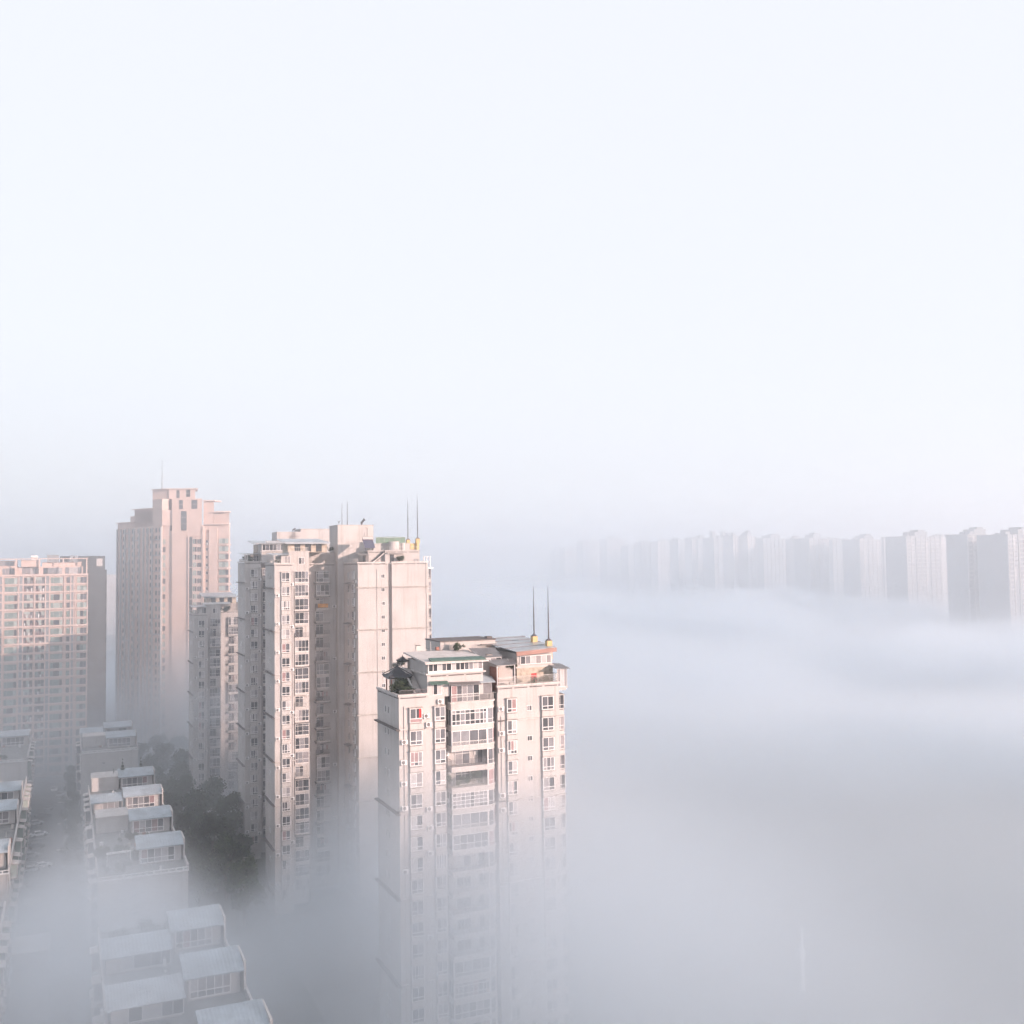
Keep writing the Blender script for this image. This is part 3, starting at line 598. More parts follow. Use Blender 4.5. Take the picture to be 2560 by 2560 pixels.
g.box(33.3, 35.6, .6, 4, BZ-1.35, BZ-.95); g.tube((33.5, 1, BZ+1.45), (35.3, 1, BZ+1.45), .05, 4); part('end_enclosure', g, WHITE, T)
mast(T, 32.3, 8.6, BZ+3.2, 2.55, 8.9); mast(T, 34.3, 7.6, BZ+4.6, 1.35, 10.3)
for x, hh, rr in ((17.75, 5.0, .07), (19.0, 5.4, .09)):
    m_ = MB(); m_.tube((0, 0, 0), (0, 0, hh), rr, 5, 0, rr*.5); part('aerial', m_, DARKSTEEL, T, (x, 12.6, BZ+9.05))
m_ = MB(); m_.tube((0, 0, 0), (0, 0, .5), .2, 6); m_.tube((-.1, 0, .4), (.5, -.3, 1.2), .26, 8); m_.tube((.5, -.3, 1.2), (.62, -.36, 1.3), .34, 8); part('floodlight', m_, DARKSTEEL, T, (22.4, 12.6, BZ+9.05))
m_ = MB(); m_.tube((0, 0, 0), (0, 0, .8), .05, 5); m_.tube((0, 0, .5), (.35, 0, 1.0), .05, 5); m_.tube((0, 0, .5), (-.3, 0, .9), .05, 5); part('aerial', m_, DARKSTEEL, T, (17.0, 12.5, BZ+9.05))
pp = MB(); pp.tube((23.6, 11.9, BZ+4), (23.6, 11.9, BZ+8.3), .07, 5); pp.tube((23.6, 11.9, BZ+8.3), (23.1, 11.9, BZ+8.5), .07, 5); pp.tube((22.9, 11.9, BZ+4), (22.9, 11.9, BZ+7.3), .06, 5); pp.tube((22.9, 11.9, BZ+7.3), (23.6, 11.9, BZ+7.3), .06, 5); part('vent_pipe', pp, TRIM, T)
shrub(BX+12.0, BY+15.6, BZ+2.95, 1.6, 1.9, 'dark roof garden bushes beside the shed roof of the wide second tower', lx=1.5)
shrub(BX+15.2, BY+15.8, BZ+2.95, 1.0, 1.5, 'small roof bush close to the blind lift shaft of the wide second tower')
shrub(BX+1.0, BY+.8, BZ+.4, .8, .8, 'flower box on the corner terrace of the wide second tower')
shrub(BX+28.2, BY+2.0, BZ+.4, .6, 1.5, 'spiky palm-like pot plant by the roof door of the wide second tower')

# --- third tower: same type, partly hidden behind the second
CX, CY, CZ = 40.6, 255.9, 73.2
T = thing('apartment_tower', 'slim cream apartment tower half hidden behind the left end of the wide blank-walled tower', 'apartment tower', (CX, CY, 0))
tower_half(T, CZ, 23, 2.99)
q = MB(); q.box(4.2, 11, .3, 5.0, CZ+.003, CZ+4.9); q.box(3.9, 11.3, .05, .297, CZ+2.75, CZ+2.95); pr = part('penthouse', q, WALL2, T)
fr, pn = MB(), MB(); glazing(fr, pn, 4.3, 10.9, CZ+3.0, CZ+4.7, .2, (.14, .28, .42, .56, .7, .85), (), .12, (6, 3, 2, 1, 2, 0, 0)); part('ribbon_window_frame', fr, WHITE, pr); part('pane', pn, PANES, pr)
r = MB(); r.slab([(2.6, -.4, CZ+4.95), (11.5, -.4, CZ+4.95), (11.5, 5.5, CZ+5.6), (3.4, 5.5, CZ+5.6)], .18); r.box(5.0, 11.0, -.6, -.41, CZ+5.0, CZ+5.45); part('roof', r, [METAL], pr)
q = MB(); q.box(9.5, 17.6, 8, 15, CZ+2, CZ+8.1); part('stair_block', q, WALL2, T)
a = MB()
for x in (13.6, 14.2): a.tube((x, 7.8, CZ+4), (x, 7.8, CZ+8.4), .06, 4)
for z in range(7): a.tube((13.6, 7.8, CZ+4.2+.6*z), (14.2, 7.8, CZ+4.8+.6*z), .04, 4)
a.tube((11.8, 7.8, CZ+5.0), (13.6, 7.8, CZ+7.2), .06, 4); a.tube((12.5, 7.8, CZ+6.9), (15.2, 7.8, CZ+6.9), .04, 4); a.tube((13.5, 7.8, CZ+8.4), (14.3, 7.8, CZ+9.0), .22, 6); part('aerial_frame', a, DARKSTEEL, T)
q = MB(); q.box(0, .35, .2, .5, CZ, CZ+2.1); q.box(.55, .85, .2, .5, CZ, CZ+2.1); part('terrace_post', q, WALL, T)
shrub(CX+1.2, CY+1.6, CZ+.1, 1.0, 1.7, 'dark terrace bushes on the left roof corner of the slim half-hidden tower', lx=1.2)
shrub(CX+2.7, CY+4.6, CZ+.1, .9, 2.6, 'tall netted roof planting beside the stair of the slim half-hidden tower')

# --- fourth tower: lower, farther, sunk in mist
DX, DY, DZ = 33.6, 303.7, 58.5
T = thing('apartment_tower', 'lowest cream tower of the row, fading into mist, in front of the tall pink tower', 'apartment tower', (DX, DY, 0))
tower_half(T, DZ, 19, 2.93)
r = MB(); r.box(3.2, 11, 4.0, 4.3, DZ+2.8, DZ+3.4); part('sign_band', r, WHITE, T)
shrub(DX+9.6, DY+5.6, DZ+.4, 1.3, 2.0, 'dark bush on the roof edge of the lowest cream tower')

# ================================================================ tall pink tower, turned slightly, with stepped crown
PX, PD = -133.5, 381.0
TX, TY = PX*math.cos(YAW)+PD*math.sin(YAW), -PX*math.sin(YAW)+PD*math.cos(YAW)
T = thing('apartment_tower', 'tallest tower, pink sunlit front and long grey shaded flank, with stepped crown', 'apartment tower', (TX, TY, 0), -YAW)
fl = lambda s, off=0: (-.788*s-.616*off, .616*s-.788*off)             # along the left flank, off = out of the wall
def flank_box(mb, s0, s1, off, th, z0, z1, m=0): mb.prism([fl(s1, off), fl(s1, off-th), fl(s0, off-th), fl(s0, off)][::-1], z0, z1, m)
w = MB(); w.prism([(0, .8), (3.8, .8), (3.8, 0), (15.4, 0), (15.4, 1.2), (25.2, 1.2), (25.2, 2.6), (18.7, 22), (10, 26), fl(31), fl(0.01)], -.5, 88.5)
w.prism([(3.8, .003), (15.2, .003), (9.6, 18), (6, 20), fl(19), fl(0), (3.7, .8)], 88.503, 94.4); part('wall', w, PINK, T)
u = MB()
u.prism([(3.5, .5), (15.1, .5), (10.7, 14), (3.5, 14)], 94.403, 98.7); u.prism([(2.1, 1.4), (12.2, 1.4), (8.3, 13), fl(6.5), (1.2, 2.0)], 98.703, 102.4)
u.prism([(2.0, 1.5), fl(0), fl(6.5), (3.4, 8)], 94.403, 98.7); u.prism([(15.203, 2), (19.2, 2), (15.9, 12), (12.2, 12), (15.203, 2.1)], 88.503, 97.5); u.prism([(19.25, 2.2), (25, 2.2), (21.9, 12), (16.0, 12), (19.25, 2.3)], 88.503, 93.2)
part('crown_block', u, PINK, T)
r = MB(); r.prism([(1.2, .9), (13.4, .9), (9.2, 13.4), fl(7.6), (-.9, 1.6)], 102.403, 102.75); part('roof_slab', r, PINKTRIM, T)
for pl, z in (([(15.0, 1.2), (19.8, 1.2), (20.6, 3), (20.6, 7), (15.2, 7)], 97.6), ([(18.6, 1.0), (23.5, .8), (25.4, 1.6), (25.2, 4), (23.5, 8), (18.8, 8)], 93.3), ([(15.6, .3), (22.5, .2), (25.3, .8), (25.3, 3), (23.7, 7), (16, 7)], 88.6)):
    r = MB(); r.prism(pl, z, z+.45); part('roof_slab', r, PINKTRIM, T)
r = MB(); r.prism([fl(5.9, .8), fl(5.9, -5), fl(19.6, -5), fl(19.6, .8)], 95.3, 95.55); r.prism([fl(6.3), fl(6.3, -5), fl(19, -5), fl(19)], 88.503, 95.3); part('roof_slab', r, PINKTRIM, T)
r = MB(); r.prism([fl(18.8, .7), fl(18.8, -5), fl(31.4, -5), fl(31.4, .7)], 90.4, 90.65); r.prism([fl(19.05), fl(19.05, -5), fl(31, -5), fl(31)], 88.503, 90.4); r.prism([fl(20, -1), fl(20, -4), fl(23.5, -4), fl(23.5, -1)], 90.653, 93.0); part('roof_slab', r, PINKTRIM, T)
for x0, x1, z0, z1, y in ((4.9, 6.3, 98.9, 102.2, 1.36), (8.6, 10.4, 99.3, 102.2, 1.36), (6.2, 7.9, 94.6, 98.3, .46), (10.9, 13.4, 94.6, 98.3, .46), (7.1, 9.5, 86.4, 94.0, -.04), (2.8, 3.75, 86.4, 94.2, .76)):
    fr, pn = MB(), MB(); glazing(fr, pn, x0, x1, z0, z1, y-.05, (), (.35, .68) if z1-z0 > 5 else (.5,), .1, (8, 3, 0, 0, 1, 0, 0), .08); o = part('tall_window', fr, PINKTRIM, T); part('pane', pn, PANES, o)
GP = [GREENG, GREENGL, GLM, GLD]
wA = flat_variants(1.55, 2.0, (.5,), (), 4, .07, (4, 4, 2, 2), PINKTRIM, GP); wB = flat_variants(1.6, 1.9, (.5,), (), 4, .07, (1, 2, 4, 4), PINKTRIM, GP)
wC = flat_variants(.9, 1.1, (), (), 3, .08, (0, 1, 4, 4), WHITE, GP); wD = flat_variants(3.7, 2.0, (.33, .66), (), 5, .08, (4, 4, 3, 1), PINKTRIM, GP); wE = flat_variants(1.3, 2.1, (), (), 3, .08, (4, 3, 2, 1), PINKTRIM, GP); wF = flat_variants(1.1, 1.7, (.5,), (), 4, .06, (2, 2, 5, 4), FARD, GP)
for i in range(27):
    z = 81.0-3.0*i
    if z < 2: break
    put_flat(T, wA, 11.7, z+.3, -.02, 0, 'window'); put_flat(T, wB, 13.4, z+.3, -.02, 0, 'window'); put_flat(T, wC, 16.3, z+.7, 1.18, 0, 'small_window')
    put_flat(T, wD, 21.4, z+.35, 1.0, 0, 'bay_window'); put_flat(T, wE, -.1, z+.3, .75, 0, 'corner_window')
    sb = MB(); sb.prism([(19.9 if i % 2 else 21.2, .5), (24.6, .4), (25.5, 1.0), (25.6, 3), (21, 3)], z-.35, z+.15); part('balcony', sb, PINKTRIM, T)
    if i % 3 == 0: put_ac(T, 16.8, z-.1, 1.19)
lg = MB()
for z in [84.3-12*i for i in range(7)]: lg.box(-.4, 3.78, .5, .797, z, z+.3); lg.box(10.3, 15.5, -.25, -.003, z, z+.25)
part('string_course', lg, PINKTRIM, T)
pr = MB(); pr.box(17.7, 20.9, .5, 1.197, -.5, 87); pr.box(15.41, 15.9, -.4, 1.197, -.5, 88); pr.box(10.1, 10.35, -.5, -.003, -.5, 84); part('pier', pr, PINK, T)
dk = MB(); dk.box(10.36, 11.55, -.02, -.003, 2, 84); part('dark_strip', dk, GLM, T)  # flat dark grey strip up the front, beside the window columns
nS = 0; rest_f, rest_p = MB(), MB()
ang = math.atan2(.616, -.788)+math.pi
for i in range(29):
    z = 86-3.0*i
    if z < 2: break
    for j, s in enumerate((2.0, 4.3, 8.0, 10.6, 13.2, 16.6, 20.6, 23.2, 27.0, 29.2)):
        p = fl(s, .02)
        if nS < 98: put_flat(T, wF, p[0], z, p[1], ang, 'side_window'); nS += 1
        else:
            a, b = fl(s, .05), fl(s-1.1, .05); flank_box(rest_p, s-1.1, s, .05, .04, z, z+1.7, random.choice([0, 1, 2, 3]))
structure(part('side_windows', rest_p, GP, T), 'stuff')
fp = MB()
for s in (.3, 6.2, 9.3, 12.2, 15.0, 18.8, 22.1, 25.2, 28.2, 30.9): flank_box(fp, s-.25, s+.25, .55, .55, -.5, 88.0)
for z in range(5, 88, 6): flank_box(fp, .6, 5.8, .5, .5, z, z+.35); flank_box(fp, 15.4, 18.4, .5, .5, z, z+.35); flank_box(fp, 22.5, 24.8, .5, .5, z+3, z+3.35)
part('shade_grey_rib', fp, FARW, T)  # ribs greyed so the flank reads as shaded; wall behind stays pink
m_ = MB(); m_.tube((0, 0, 0), (0, 0, 5), .14, 6); m_.tube((0, 0, 5), (0, 0, 10.8), .09, 5, 0, .05); m_.box(-.1, .45, -.1, .1, 10.6, 10.85); part('aerial', m_, DARKSTEEL, T, (fl(4)[0]+2.2, fl(4)[1], 102.75))

# ================================================================ slab block at the left edge
EX, EY = 6.8, 390.5
T = thing('slab_block', 'pink framed slab block with green glazing at the left edge of the photo', 'apartment block', (EX, EY, 0))
w = MB(); w.box(-46, 0, 0, 13, -.5, 70.3); part('wall', w, PINK, T)
fr = MB()
cols = [(-3.56, -.11, 'c'), (-7.0, -5.7, 'n'), (-12.1, -7.85, 'w'), (-16.9, -13.75, 'b'), (-20.6, -17.2, 'b'), (-26.6, -22.2, 'w'), (-31.2, -28.0, 'c'), (-36, -32.4, 'w'), (-41, -37, 'b')]
for x in (-3.9, -4.45, -5.5, -7.5, -12.35, -13.65, -17.05, -20.8, -22.1, -27.2, -31.8, -36.6, -41.6, -.01): fr.box(x-.17, x+.17, -.5, -.003, -.5, 70.6 if x < -4 else 70.2)
for i in range(12): fr.box(-46, .2, -.72, -.503, 70.15-6.0*i, 70.75-6.0*i); 
part('frame_grid', fr, PINKTRIM, T)
ds = MB()
for a, b in ((-5.3, -4.6), (-13.45, -12.55), (-21.9, -21.0), (-27.9, -27.4)): ds.box(a, b, -.3, -.003, 1, 70)
part('recess_shade_strip', ds, FARD, T)  # grey strips on the wall carry the shade of recesses in their colour
sets = {'c': (flat_variants(3.2, 2.2, (.35, .7), (), 5, .08, (4, 5, 2, 2), PINKTRIM, GP), 'corner_window'), 'n': (flat_variants(1.2, 2.2, (), (), 3, .08, (4, 4, 2, 1), PINKTRIM, GP), 'narrow_window'),
        'w': (flat_variants(4.0, 2.2, (.25, .75), (), 5, .08, (6, 3, 3, 2), PINKTRIM, GP), 'wide_window'), 'b': (flat_variants(3.0, 2.3, (.33, .66), (.4,), 6, .06, (2, 2, 4, 4), PINKTRIM, GP), 'balcony_window')}
for i in range(23):
    z = 67.3-3.0*i
    if z < 1: break
    for x0, x1, k in cols:
        if x0 < -33: continue
        vs, nm = sets[k]; o = put_flat(T, vs, x0+.05, z+.1, -.18 if k != 'b' else -.1, 0, nm)
        if k == 'b' and random.random() < .8:
            c = MB(); 
            for q in range(4): c.box(.2+.7*q, .2+.7*q+random.uniform(.2, .5), -.3, -.2, .1, random.uniform(.4, 1.6), random.choice([0, 1, 2, 2]))
            part('laundry', c, [CUP, WHITE, CUG], o)
    sp = MB(); sp.box(-46, .1, -.45, -.003, z-.32, z+.05)
    if i % 2 == 0: part('floor_band', sp, PINKTRIM, T)
pg = MB()
for x in (-.3, -8, -15.6, -23, -30): pg.box(x-.2, x+.2, -.2, .2, 70.4, 76.2)
pg.box(-46, .1, -.3, .3, 76.0, 76.3); pg.box(-.4, 0, .3, 12, 76.0, 76.3); part('roof_frame', pg, PINKTRIM, T)
ph = MB(); ph.box(-46, -1.5, 2.5, 12, 70.303, 73.4); ph.box(-21.5, -15.7, 1.0, 10, 73.403, 75.8); ph.box(-46, -23, 3, 11, 73.403, 75.6); ph.box(-14.9, -2, 4.5, 12, 73.403, 75.0); p_ = part('penthouse', ph, PINK, T)
fr, pn = MB(), MB()
for a, b, z0, z1, y in ((-27.5, -23.5, 70.6, 73.0, 2.4), (-21.3, -15.9, 70.7, 73.2, 2.4), (-14.5, -8.3, 70.6, 73.0, 2.4), (-7.4, -2, 70.6, 73.1, 2.4), (-30, -23.6, 73.7, 75.3, 2.9)): glazing(fr, pn, a, b, z0, z1, y, (.25, .5, .75), (), .08, (2, 3, 4, 3, 3, 1, 1))
part('glazing_frame', fr, PINKTRIM, p_); part('pane', pn, PANES, p_)
m_ = MB(); m_.tube((-18.5, 5, 76.9), (-16.3, 5, 76.9), .55, 10); m_.tube((-18.5, 6.3, 76.9), (-16.3, 6.3, 76.9), .55, 10); m_.box(-18.4, -16.4, 4.6, 6.8, 75.803, 76.35); part('water_tank', m_, WHITE, T)
m_ = MB(); m_.box(-13.4, -9.5, 6, 9, 75.003, 77.4); m_.box(-13.5, -9.4, 5.9, 9.1, 77.403, 77.6); part('plant_room', m_, FARD, T)
m_ = MB(); m_.slab([(-6, 8, 76.0), (-5, 8, 76.0), (-4.7, 9, 77.4), (-5.7, 9, 77.4)], .1); m_.slab([(-4.3, 8, 76.0), (-3.4, 8, 76.0), (-3.1, 9, 77.4), (-4.0, 9, 77.4)], .1); m_.box(-6, -3.3, 8.2, 9, 75.003, 76); part('solar_heater', m_, FARD, T)
T = thing('slab_block', 'plain slab coloured dark as in shade, standing close behind the pink framed slab block', 'apartment block', (EX+2.8-12, EY+16, 0))
w = MB(); w.prism([(0, 0), (15.5, 0), (15.5, 14), (0, 14)], -.5, 77.2); w.box(15.503, 16.1, .5, 13, -.5, 72); part('wall', w, pmat('shade_grey_wall', (.075, .085, .095), .8, .1, .2), T)  # wall coloured near-black to stand in for a shaded front
w = MB()
for i in range(12): w.box(15.7, 16.13, .45, .497, 6+5.5*i, 8+5.5*i)
part('slit_window', w, GLD, T); w = MB(); w.box(12.5, 14.6, -.1, -.003, 73.4, 76.2); part('sky_pale_panel', w, FARL, T)  # last box is a pale panel coloured as sky seen through an opening

# ================================================================ mid-rise behind the nearest tower
T = thing('midrise_block', 'grey mid-rise wedged between the nearest tower and the blank-walled wide tower', 'apartment block', (64, 216, 0))
w = MB(); w.box(0, 14, 0, 19, -.5, 25.2); w.box(1, 8, 4, 10, 25.203, 28.5); part('wall', w, WALL2, T)
pa = MB(); pa.box(-.3, 0.2, -.2, 19.2, 25.203, 25.7); pa.box(-1.0, -.003, 14.5, 18.5, 24.2, 24.6); part('parapet', pa, TRIM, T)
nw = flat_variants(1.4, 1.7, (.5,), (.3,), 5); n2 = flat_variants(.9, 1.4, (), (), 4, .06, (8, 1, 0, 0, 1, 0, 0))
for i in range(8):
    z = 22.3-2.95*i
    put_flat(T, nw, 0, z, 17.6, -math.pi/2); put_flat(T, n2, 0, z, 11.2, -math.pi/2, 'small_window'); put_flat(T, nw, 0, z, 5.6, -math.pi/2)
    if i in (2, 5): a = MB(); a.slab([(-1.5, 8, z-.5), (-.003, 8, z-.1), (-.003, 18, z-.1), (-1.5, 18, z-.5)], .06); part('awning', a, GREYTILE, T)
shrub(66, 231, 25.3, 1.6, 2.2, 'dark roof planting on the grey mid-rise beside the blank-walled tower', lx=1.3)

# ================================================================ low apartment rows with roof terraces
lowwin = flat_variants(1.5, 1.5, (.5,), (), 5); endwin = flat_variants(.8, .75, (.5,), bar=.07)
def curved_roof(T, x0, x1, y0, y1, z, rise, mat, name='curved_roof'):
    mb = MB(); n = 8; top = []
    for i in range(n+1):
        q = i/n; top.append((y0+(y1-y0)*q, z+rise*(1-(1-q)**2)))
    for (ya, za), (yb, zb) in zip(top, top[1:]): mb.poly([(x0, ya, za), (x1, ya, za), (x1, yb, zb), (x0, yb, zb), (x0, ya, za-.15), (x1, ya, za-.15), (x1, yb, zb-.15), (x0, yb, zb-.15)], [(0, 1, 2, 3), (7, 6, 5, 4), (0, 4, 5, 1), (2, 6, 7, 3), (1, 5, 6, 2), (0, 3, 7, 4)])
    mb.box(x1+.003, x1+.25, y0+.3, y1, z-2.6, z+rise*.9, 1); return part(name, mb, [mat, TRIM], T)
def low_block(label, x0, x1, y0, y1, units, zt=20.0, side=-1, endwins=True, seed=1, plants=()):
    rnd = random.Random(seed); T = thing('low_apartment_block', label, 'apartment block', (x0, y0, 0)); Wd, D = x1-x0, y1-y0
    w = MB(); w.box(0, Wd*.48, 0, D, -.4, zt); w.box(Wd*.48+.003, Wd, -.25, D-.003, -.4, zt-.003); part('wall', w, WALL2, T)
    pa = MB(); pa.box(-.15, Wd+.1, -.45, -.253, zt-.1, zt+.14); 
    for i in range(12): pa.box(.3+i*Wd/12, .5+i*Wd/12, -.42, -.28, zt+.143, zt+.5)
    pa.box(-.1, Wd+.1, -.42, -.28, zt+.503, zt+.62); part('parapet', pa, WHITE, T)
    pa = MB(); pa.box(-.2, .08, .3, D, zt+.003, zt+.8); part('parapet', pa, WALL2, T)
    pa = MB(); pa.box(Wd-.1, Wd+.2, .3, D, zt+.003, zt+.8); part('parapet', pa, WALL2, T)
    rf = MB(); rf.box(.1, Wd-.12, .1, D-.1, zt+.004, zt+.05); part('roof', rf, ROOFC, T)
    if endwins:
        for z in (zt-3.6, zt-6.6, zt-9.6): put_flat(T, endwin, Wd*.36, z, 0, 0, 'small_window')
        put_flat(T, endwin, Wd*.36, zt-12.6, 0, 0, 'small_window')
    pipe(T, .3, -.09, 1, zt+.2); pipe(T, Wd-.2, -.33, 1, zt)
    face = 0 if side < 0 else Wd; rz = -math.pi/2 if side < 0 else math.pi/2
    n = int(D//5.5)
    for j in range(n):
        for z in (zt-2.8, zt-5.7, zt-8.6, zt-11.5):
            yy = 2+j*5.5+(1.7 if side < 0 else 0); kk = rnd.random()
            if kk < .62:
                b = MB(); b.box(-.1, 2.6, -1.1, -.003, -.25, 0, 1)
                fr, pn = MB(), MB(); glazing(fr, pn, 0, 2.5, 0, 2.1, -1.08, (.33, .66), (.4,), .06, (1, 3, 4, 3), .05, 4); pn.box(0, .03, -1.0, -.05, 0, 2.1, 1); pn.box(2.47, 2.5, -1.0, -.05, 0, 2.1, 2); b.slab([(-.2, -1.3, 2.2), (2.7, -1.3, 2.2), (2.7, -.003, 2.4), (-.2, -.003, 2.4)], .08, 1)
                o = part('glazed_balcony', b, [WALL2, TRIM], T, (face, yy, z), rz); part('glazing_frame', fr, WHITE, o); part('pane', pn, [GREENG, GREENGL, GLL, CUW], o)
            else:
                put_flat(T, lowwin, face, z+.5, yy, rz); put_ac(T, face, z-.2, yy+(.9 if side > 0 else -.9), rz)
    for (uy, kind) in units:
        y = uy-y0; xr0, xr1 = Wd*(.45 if y0 > 150 else .55), Wd*.985
        if 'R' in kind:
            q = MB(); q.box(xr0+.4, xr1-.3, y+1.2, y+5.2, zt+.053, zt+2.9); r_ = part('roof_house', q, WALL2, T)
            fr, pn = MB(), MB(); glazing(fr, pn, xr0+.6, xr1-1.4, zt+.25, zt+2.7, y+1.12, (.2, .4, .6, .8), (.33,), .13, (2, 4, 3, 2, 4, 1, 0), .07); part('window_wall_frame', fr, WHITE, r_); part('pane', pn, PANES, r_)
            curved_roof(T, xr0-.2, xr1, y, y+5.8, zt+3.1, 1.0, BLUEM)
        if 'L' in kind:
            q = MB(); q.box(.4, xr0-.6, y+3.2, y+6.8, zt+.053, zt+2.5); r_ = part('roof_house', q, WALL2, T)
            fr, pn = MB(), MB(); glazing(fr, pn, 2.2, xr0-.4, zt+.3, zt+2.3, y+3.12, (.25, .6, .8), (), .08, (6, 4, 1, 2, 2, 0, 0), .07); part('window_wall_frame', fr, WHITE, r_); part('pane', pn, PANES, r_)
            r = MB(); r.slab([(-.2, y+1.4, zt+2.7), (xr0-.4, y+1.4, zt+2.7), (xr0-.4, y+7.2, zt+3.4), (-.2, y+7.2, zt+3.4)], .12); part('sheet_roof', r, BLUEM if 'G' not in kind else METAL, T)
        if 'B' in kind:                                              # plain block room with a lighter band
            q = MB(); q.box(.5, xr0-.1, y+5, y+12, zt+.053, zt+3.0); q.box(.4, xr0, y+4.9, y+12.1, zt+3.003, zt+3.2, 1); q.box(.45, xr0-.05, y+4.95, y+4.997, zt+2.0, zt+2.08, 1); part('roof_house', q, [WALL2, TRIM], T)
        if 'P' in kind:                                              # pergola
            q = MB()
            for x in (1.0, 4.6):
                for yy in (y+5, y+8): q.box(x, x+.15, yy, yy+.15, zt+.053, zt+2.4)
            for k in range(6): q.box(.6+.8*k, .75+.8*k, y+4.6, y+8.5, zt+2.403, zt+2.5)
            part('pergola', q, TRIM, T)
        if 'W' in kind:
            q = MB(); q.box(1.5, 5.6, y+2.2, y+2.6, zt+2.2, zt+2.5); q.box(1.6, 1.7, y+2.3, y+2.4, zt+.053, zt+2.2); q.box(5.4, 5.5, y+2.3, y+2.4, zt+.053, zt+2.2); part('white_awning', q, WHITE, T)
    for _ in range(int(D/2.2)):
        x, y = rnd.uniform(.6, Wd-.8), rnd.uniform(1, D-1.5); a, b, c = rnd.uniform(.2, .7), rnd.uniform(.2, .6), rnd.uniform(.25, 1.1); zb = zt+.053
        q = MB(); q.box(x, x+a, y, y+b, zb, zb+c)
        if rnd.random() < .4: q.tube((x+a/2, y+b/2, zb+c), (x+a/2, y+b/2, zb+c+rnd.uniform(.3, 1.2)), .05, 5)
        part(rnd.choice(['vent_stack', 'planter', 'water_tank']), q, rnd.choice([WHITE, STEEL, TRIM, BRICK]), T)
    return T
def garden(lab, x, y, z, rx, h, lx): return shrub(x, y, z, rx, h, lab, 'roof garden shrubs on the low rows', lx)
low_block('fog-veiled low block with curved metal roofs at the bottom edge of the photo', 4.6, 20.4, 106.5, 158, [(127.4, 'R'), (121.8, 'LG'), (144.6, 'R'), (138, 'L'), (110, 'R')], seed=3)
low_block('long low block with blue curved roofs, white end wall facing the camera', 5.2, 19.6, 184, 262, [(189.2, 'RW'), (211.2, 'RB'), (230.5, 'L'), (233.3, 'R'), (252, 'B'), (255.6, 'R')], seed=4)
low_block('farthest low block of the row, with pale end wall in mist', 4.2, 19.2, 312, 350, [(316.8, 'RB'), (336.8, 'R'), (331, 'L')], seed=5)
low_block('low block at the left edge beside the car park, terrace roofs stepping away', -24.5, -8.8, 196, 280, [(198, 'R'), (214, 'LW'), (232, 'R'), (252, 'RL'), (266, 'LB')], side=1, seed=6)
low_block('far low block at the left edge with bright end wall, below the pink slab', -24.5, -9.6, 308, 350, [(316, 'B'), (334, 'RB')], side=1, seed=8)
low_block('near low block cut by the left edge of the photo, sunk in white fog', -24.5, -8.4, 128, 177, [(130, 'R'), (150, 'RL')], side=1, seed=9)
G = [('dark foliage strip along the front parapet of the blue-roofed row', 8.2, 187.5, 20.05, 1.5, 1.6, 2.0), ('dark leafy mass in front of the white-railed end of the blue-roofed row', 11.2, 193, 20.05, 1.6, 2.2, 1.5), ('bushy planting on the terrace before the plain block room', 11.5, 208.0, 20.05, 1.3, 1.8, 1.6), ('dark shrubs under the second blue curved roof from the front', 16.0, 206.5, 20.05, 1.2, 1.4, 1.7), ('dark clipped roof garden behind the parapet of the blue-roofed row', 9.3, 199, 20.05, 1.7, 2.0, 1.6), ('roof garden thicket between two blue curved roofs in the middle of the row', 9.0, 226, 20.05, 1.7, 2.2, 1.6), ('narrow roof garden strip right of the terrace in the middle of the row', 14.0, 226, 20.05, 1.5, 1.5, 1.8),
     ('ragged shrub on the left edge of the blue-roofed row terrace', 6.4, 197, 20.05, .8, 2.5, 1.0), ('long misty hedge on the end terrace of the bottom-edge low block', 14.5, 153.5, 20.05, 1.9, 2.4, 1.9), ('pale misty hedge at the left end of the bottom-edge terrace', 8.5, 154.0, 20.05, 1.6, 1.8, 1.6),
     ('misty bush beside the right curved roof at the bottom edge', 17.5, 136.5, 20.05, 1.4, 2.4, 1.3), ('round bush against the far pale end wall of the row', 7.5, 261, 20.05, 1.0, 2.4, 1.0), ('roof shrubs at the left edge below the pink slab', -15, 312, 20.05, 1.5, 1.4, 1.5)]
for g in G: garden(*g)
conifer(12.6, 260, 20.05, 6.6, 'pointed dark conifer on the roof terrace before the far pale end wall')
conifer(10.6, 261, 20.05, 4.2, 'smaller faint conifer left of the pointed roof terrace conifer')
conifer(16.8, 261.5, 20.05, 6.2, 'wispy conifer near the right end of the far pale end wall')
T = thing('gatehouse', 'small pale flat-roofed building glimpsed in white fog at the bottom left', 'small building', (-7.3, 177.5, 0))
w = MB(); w.box(0, 5.2, 0, 8, 0, 12); part('wall', w, WALL2, T); w = MB(); w.box(-.2, 5.4, -.2, 8.2, 12.003, 12.25); part('roof', w, TRIM, T)
put_flat(T, lowwin, .8, 9.2, 0); put_flat(T, lowwin, .8, 5.5, 0)

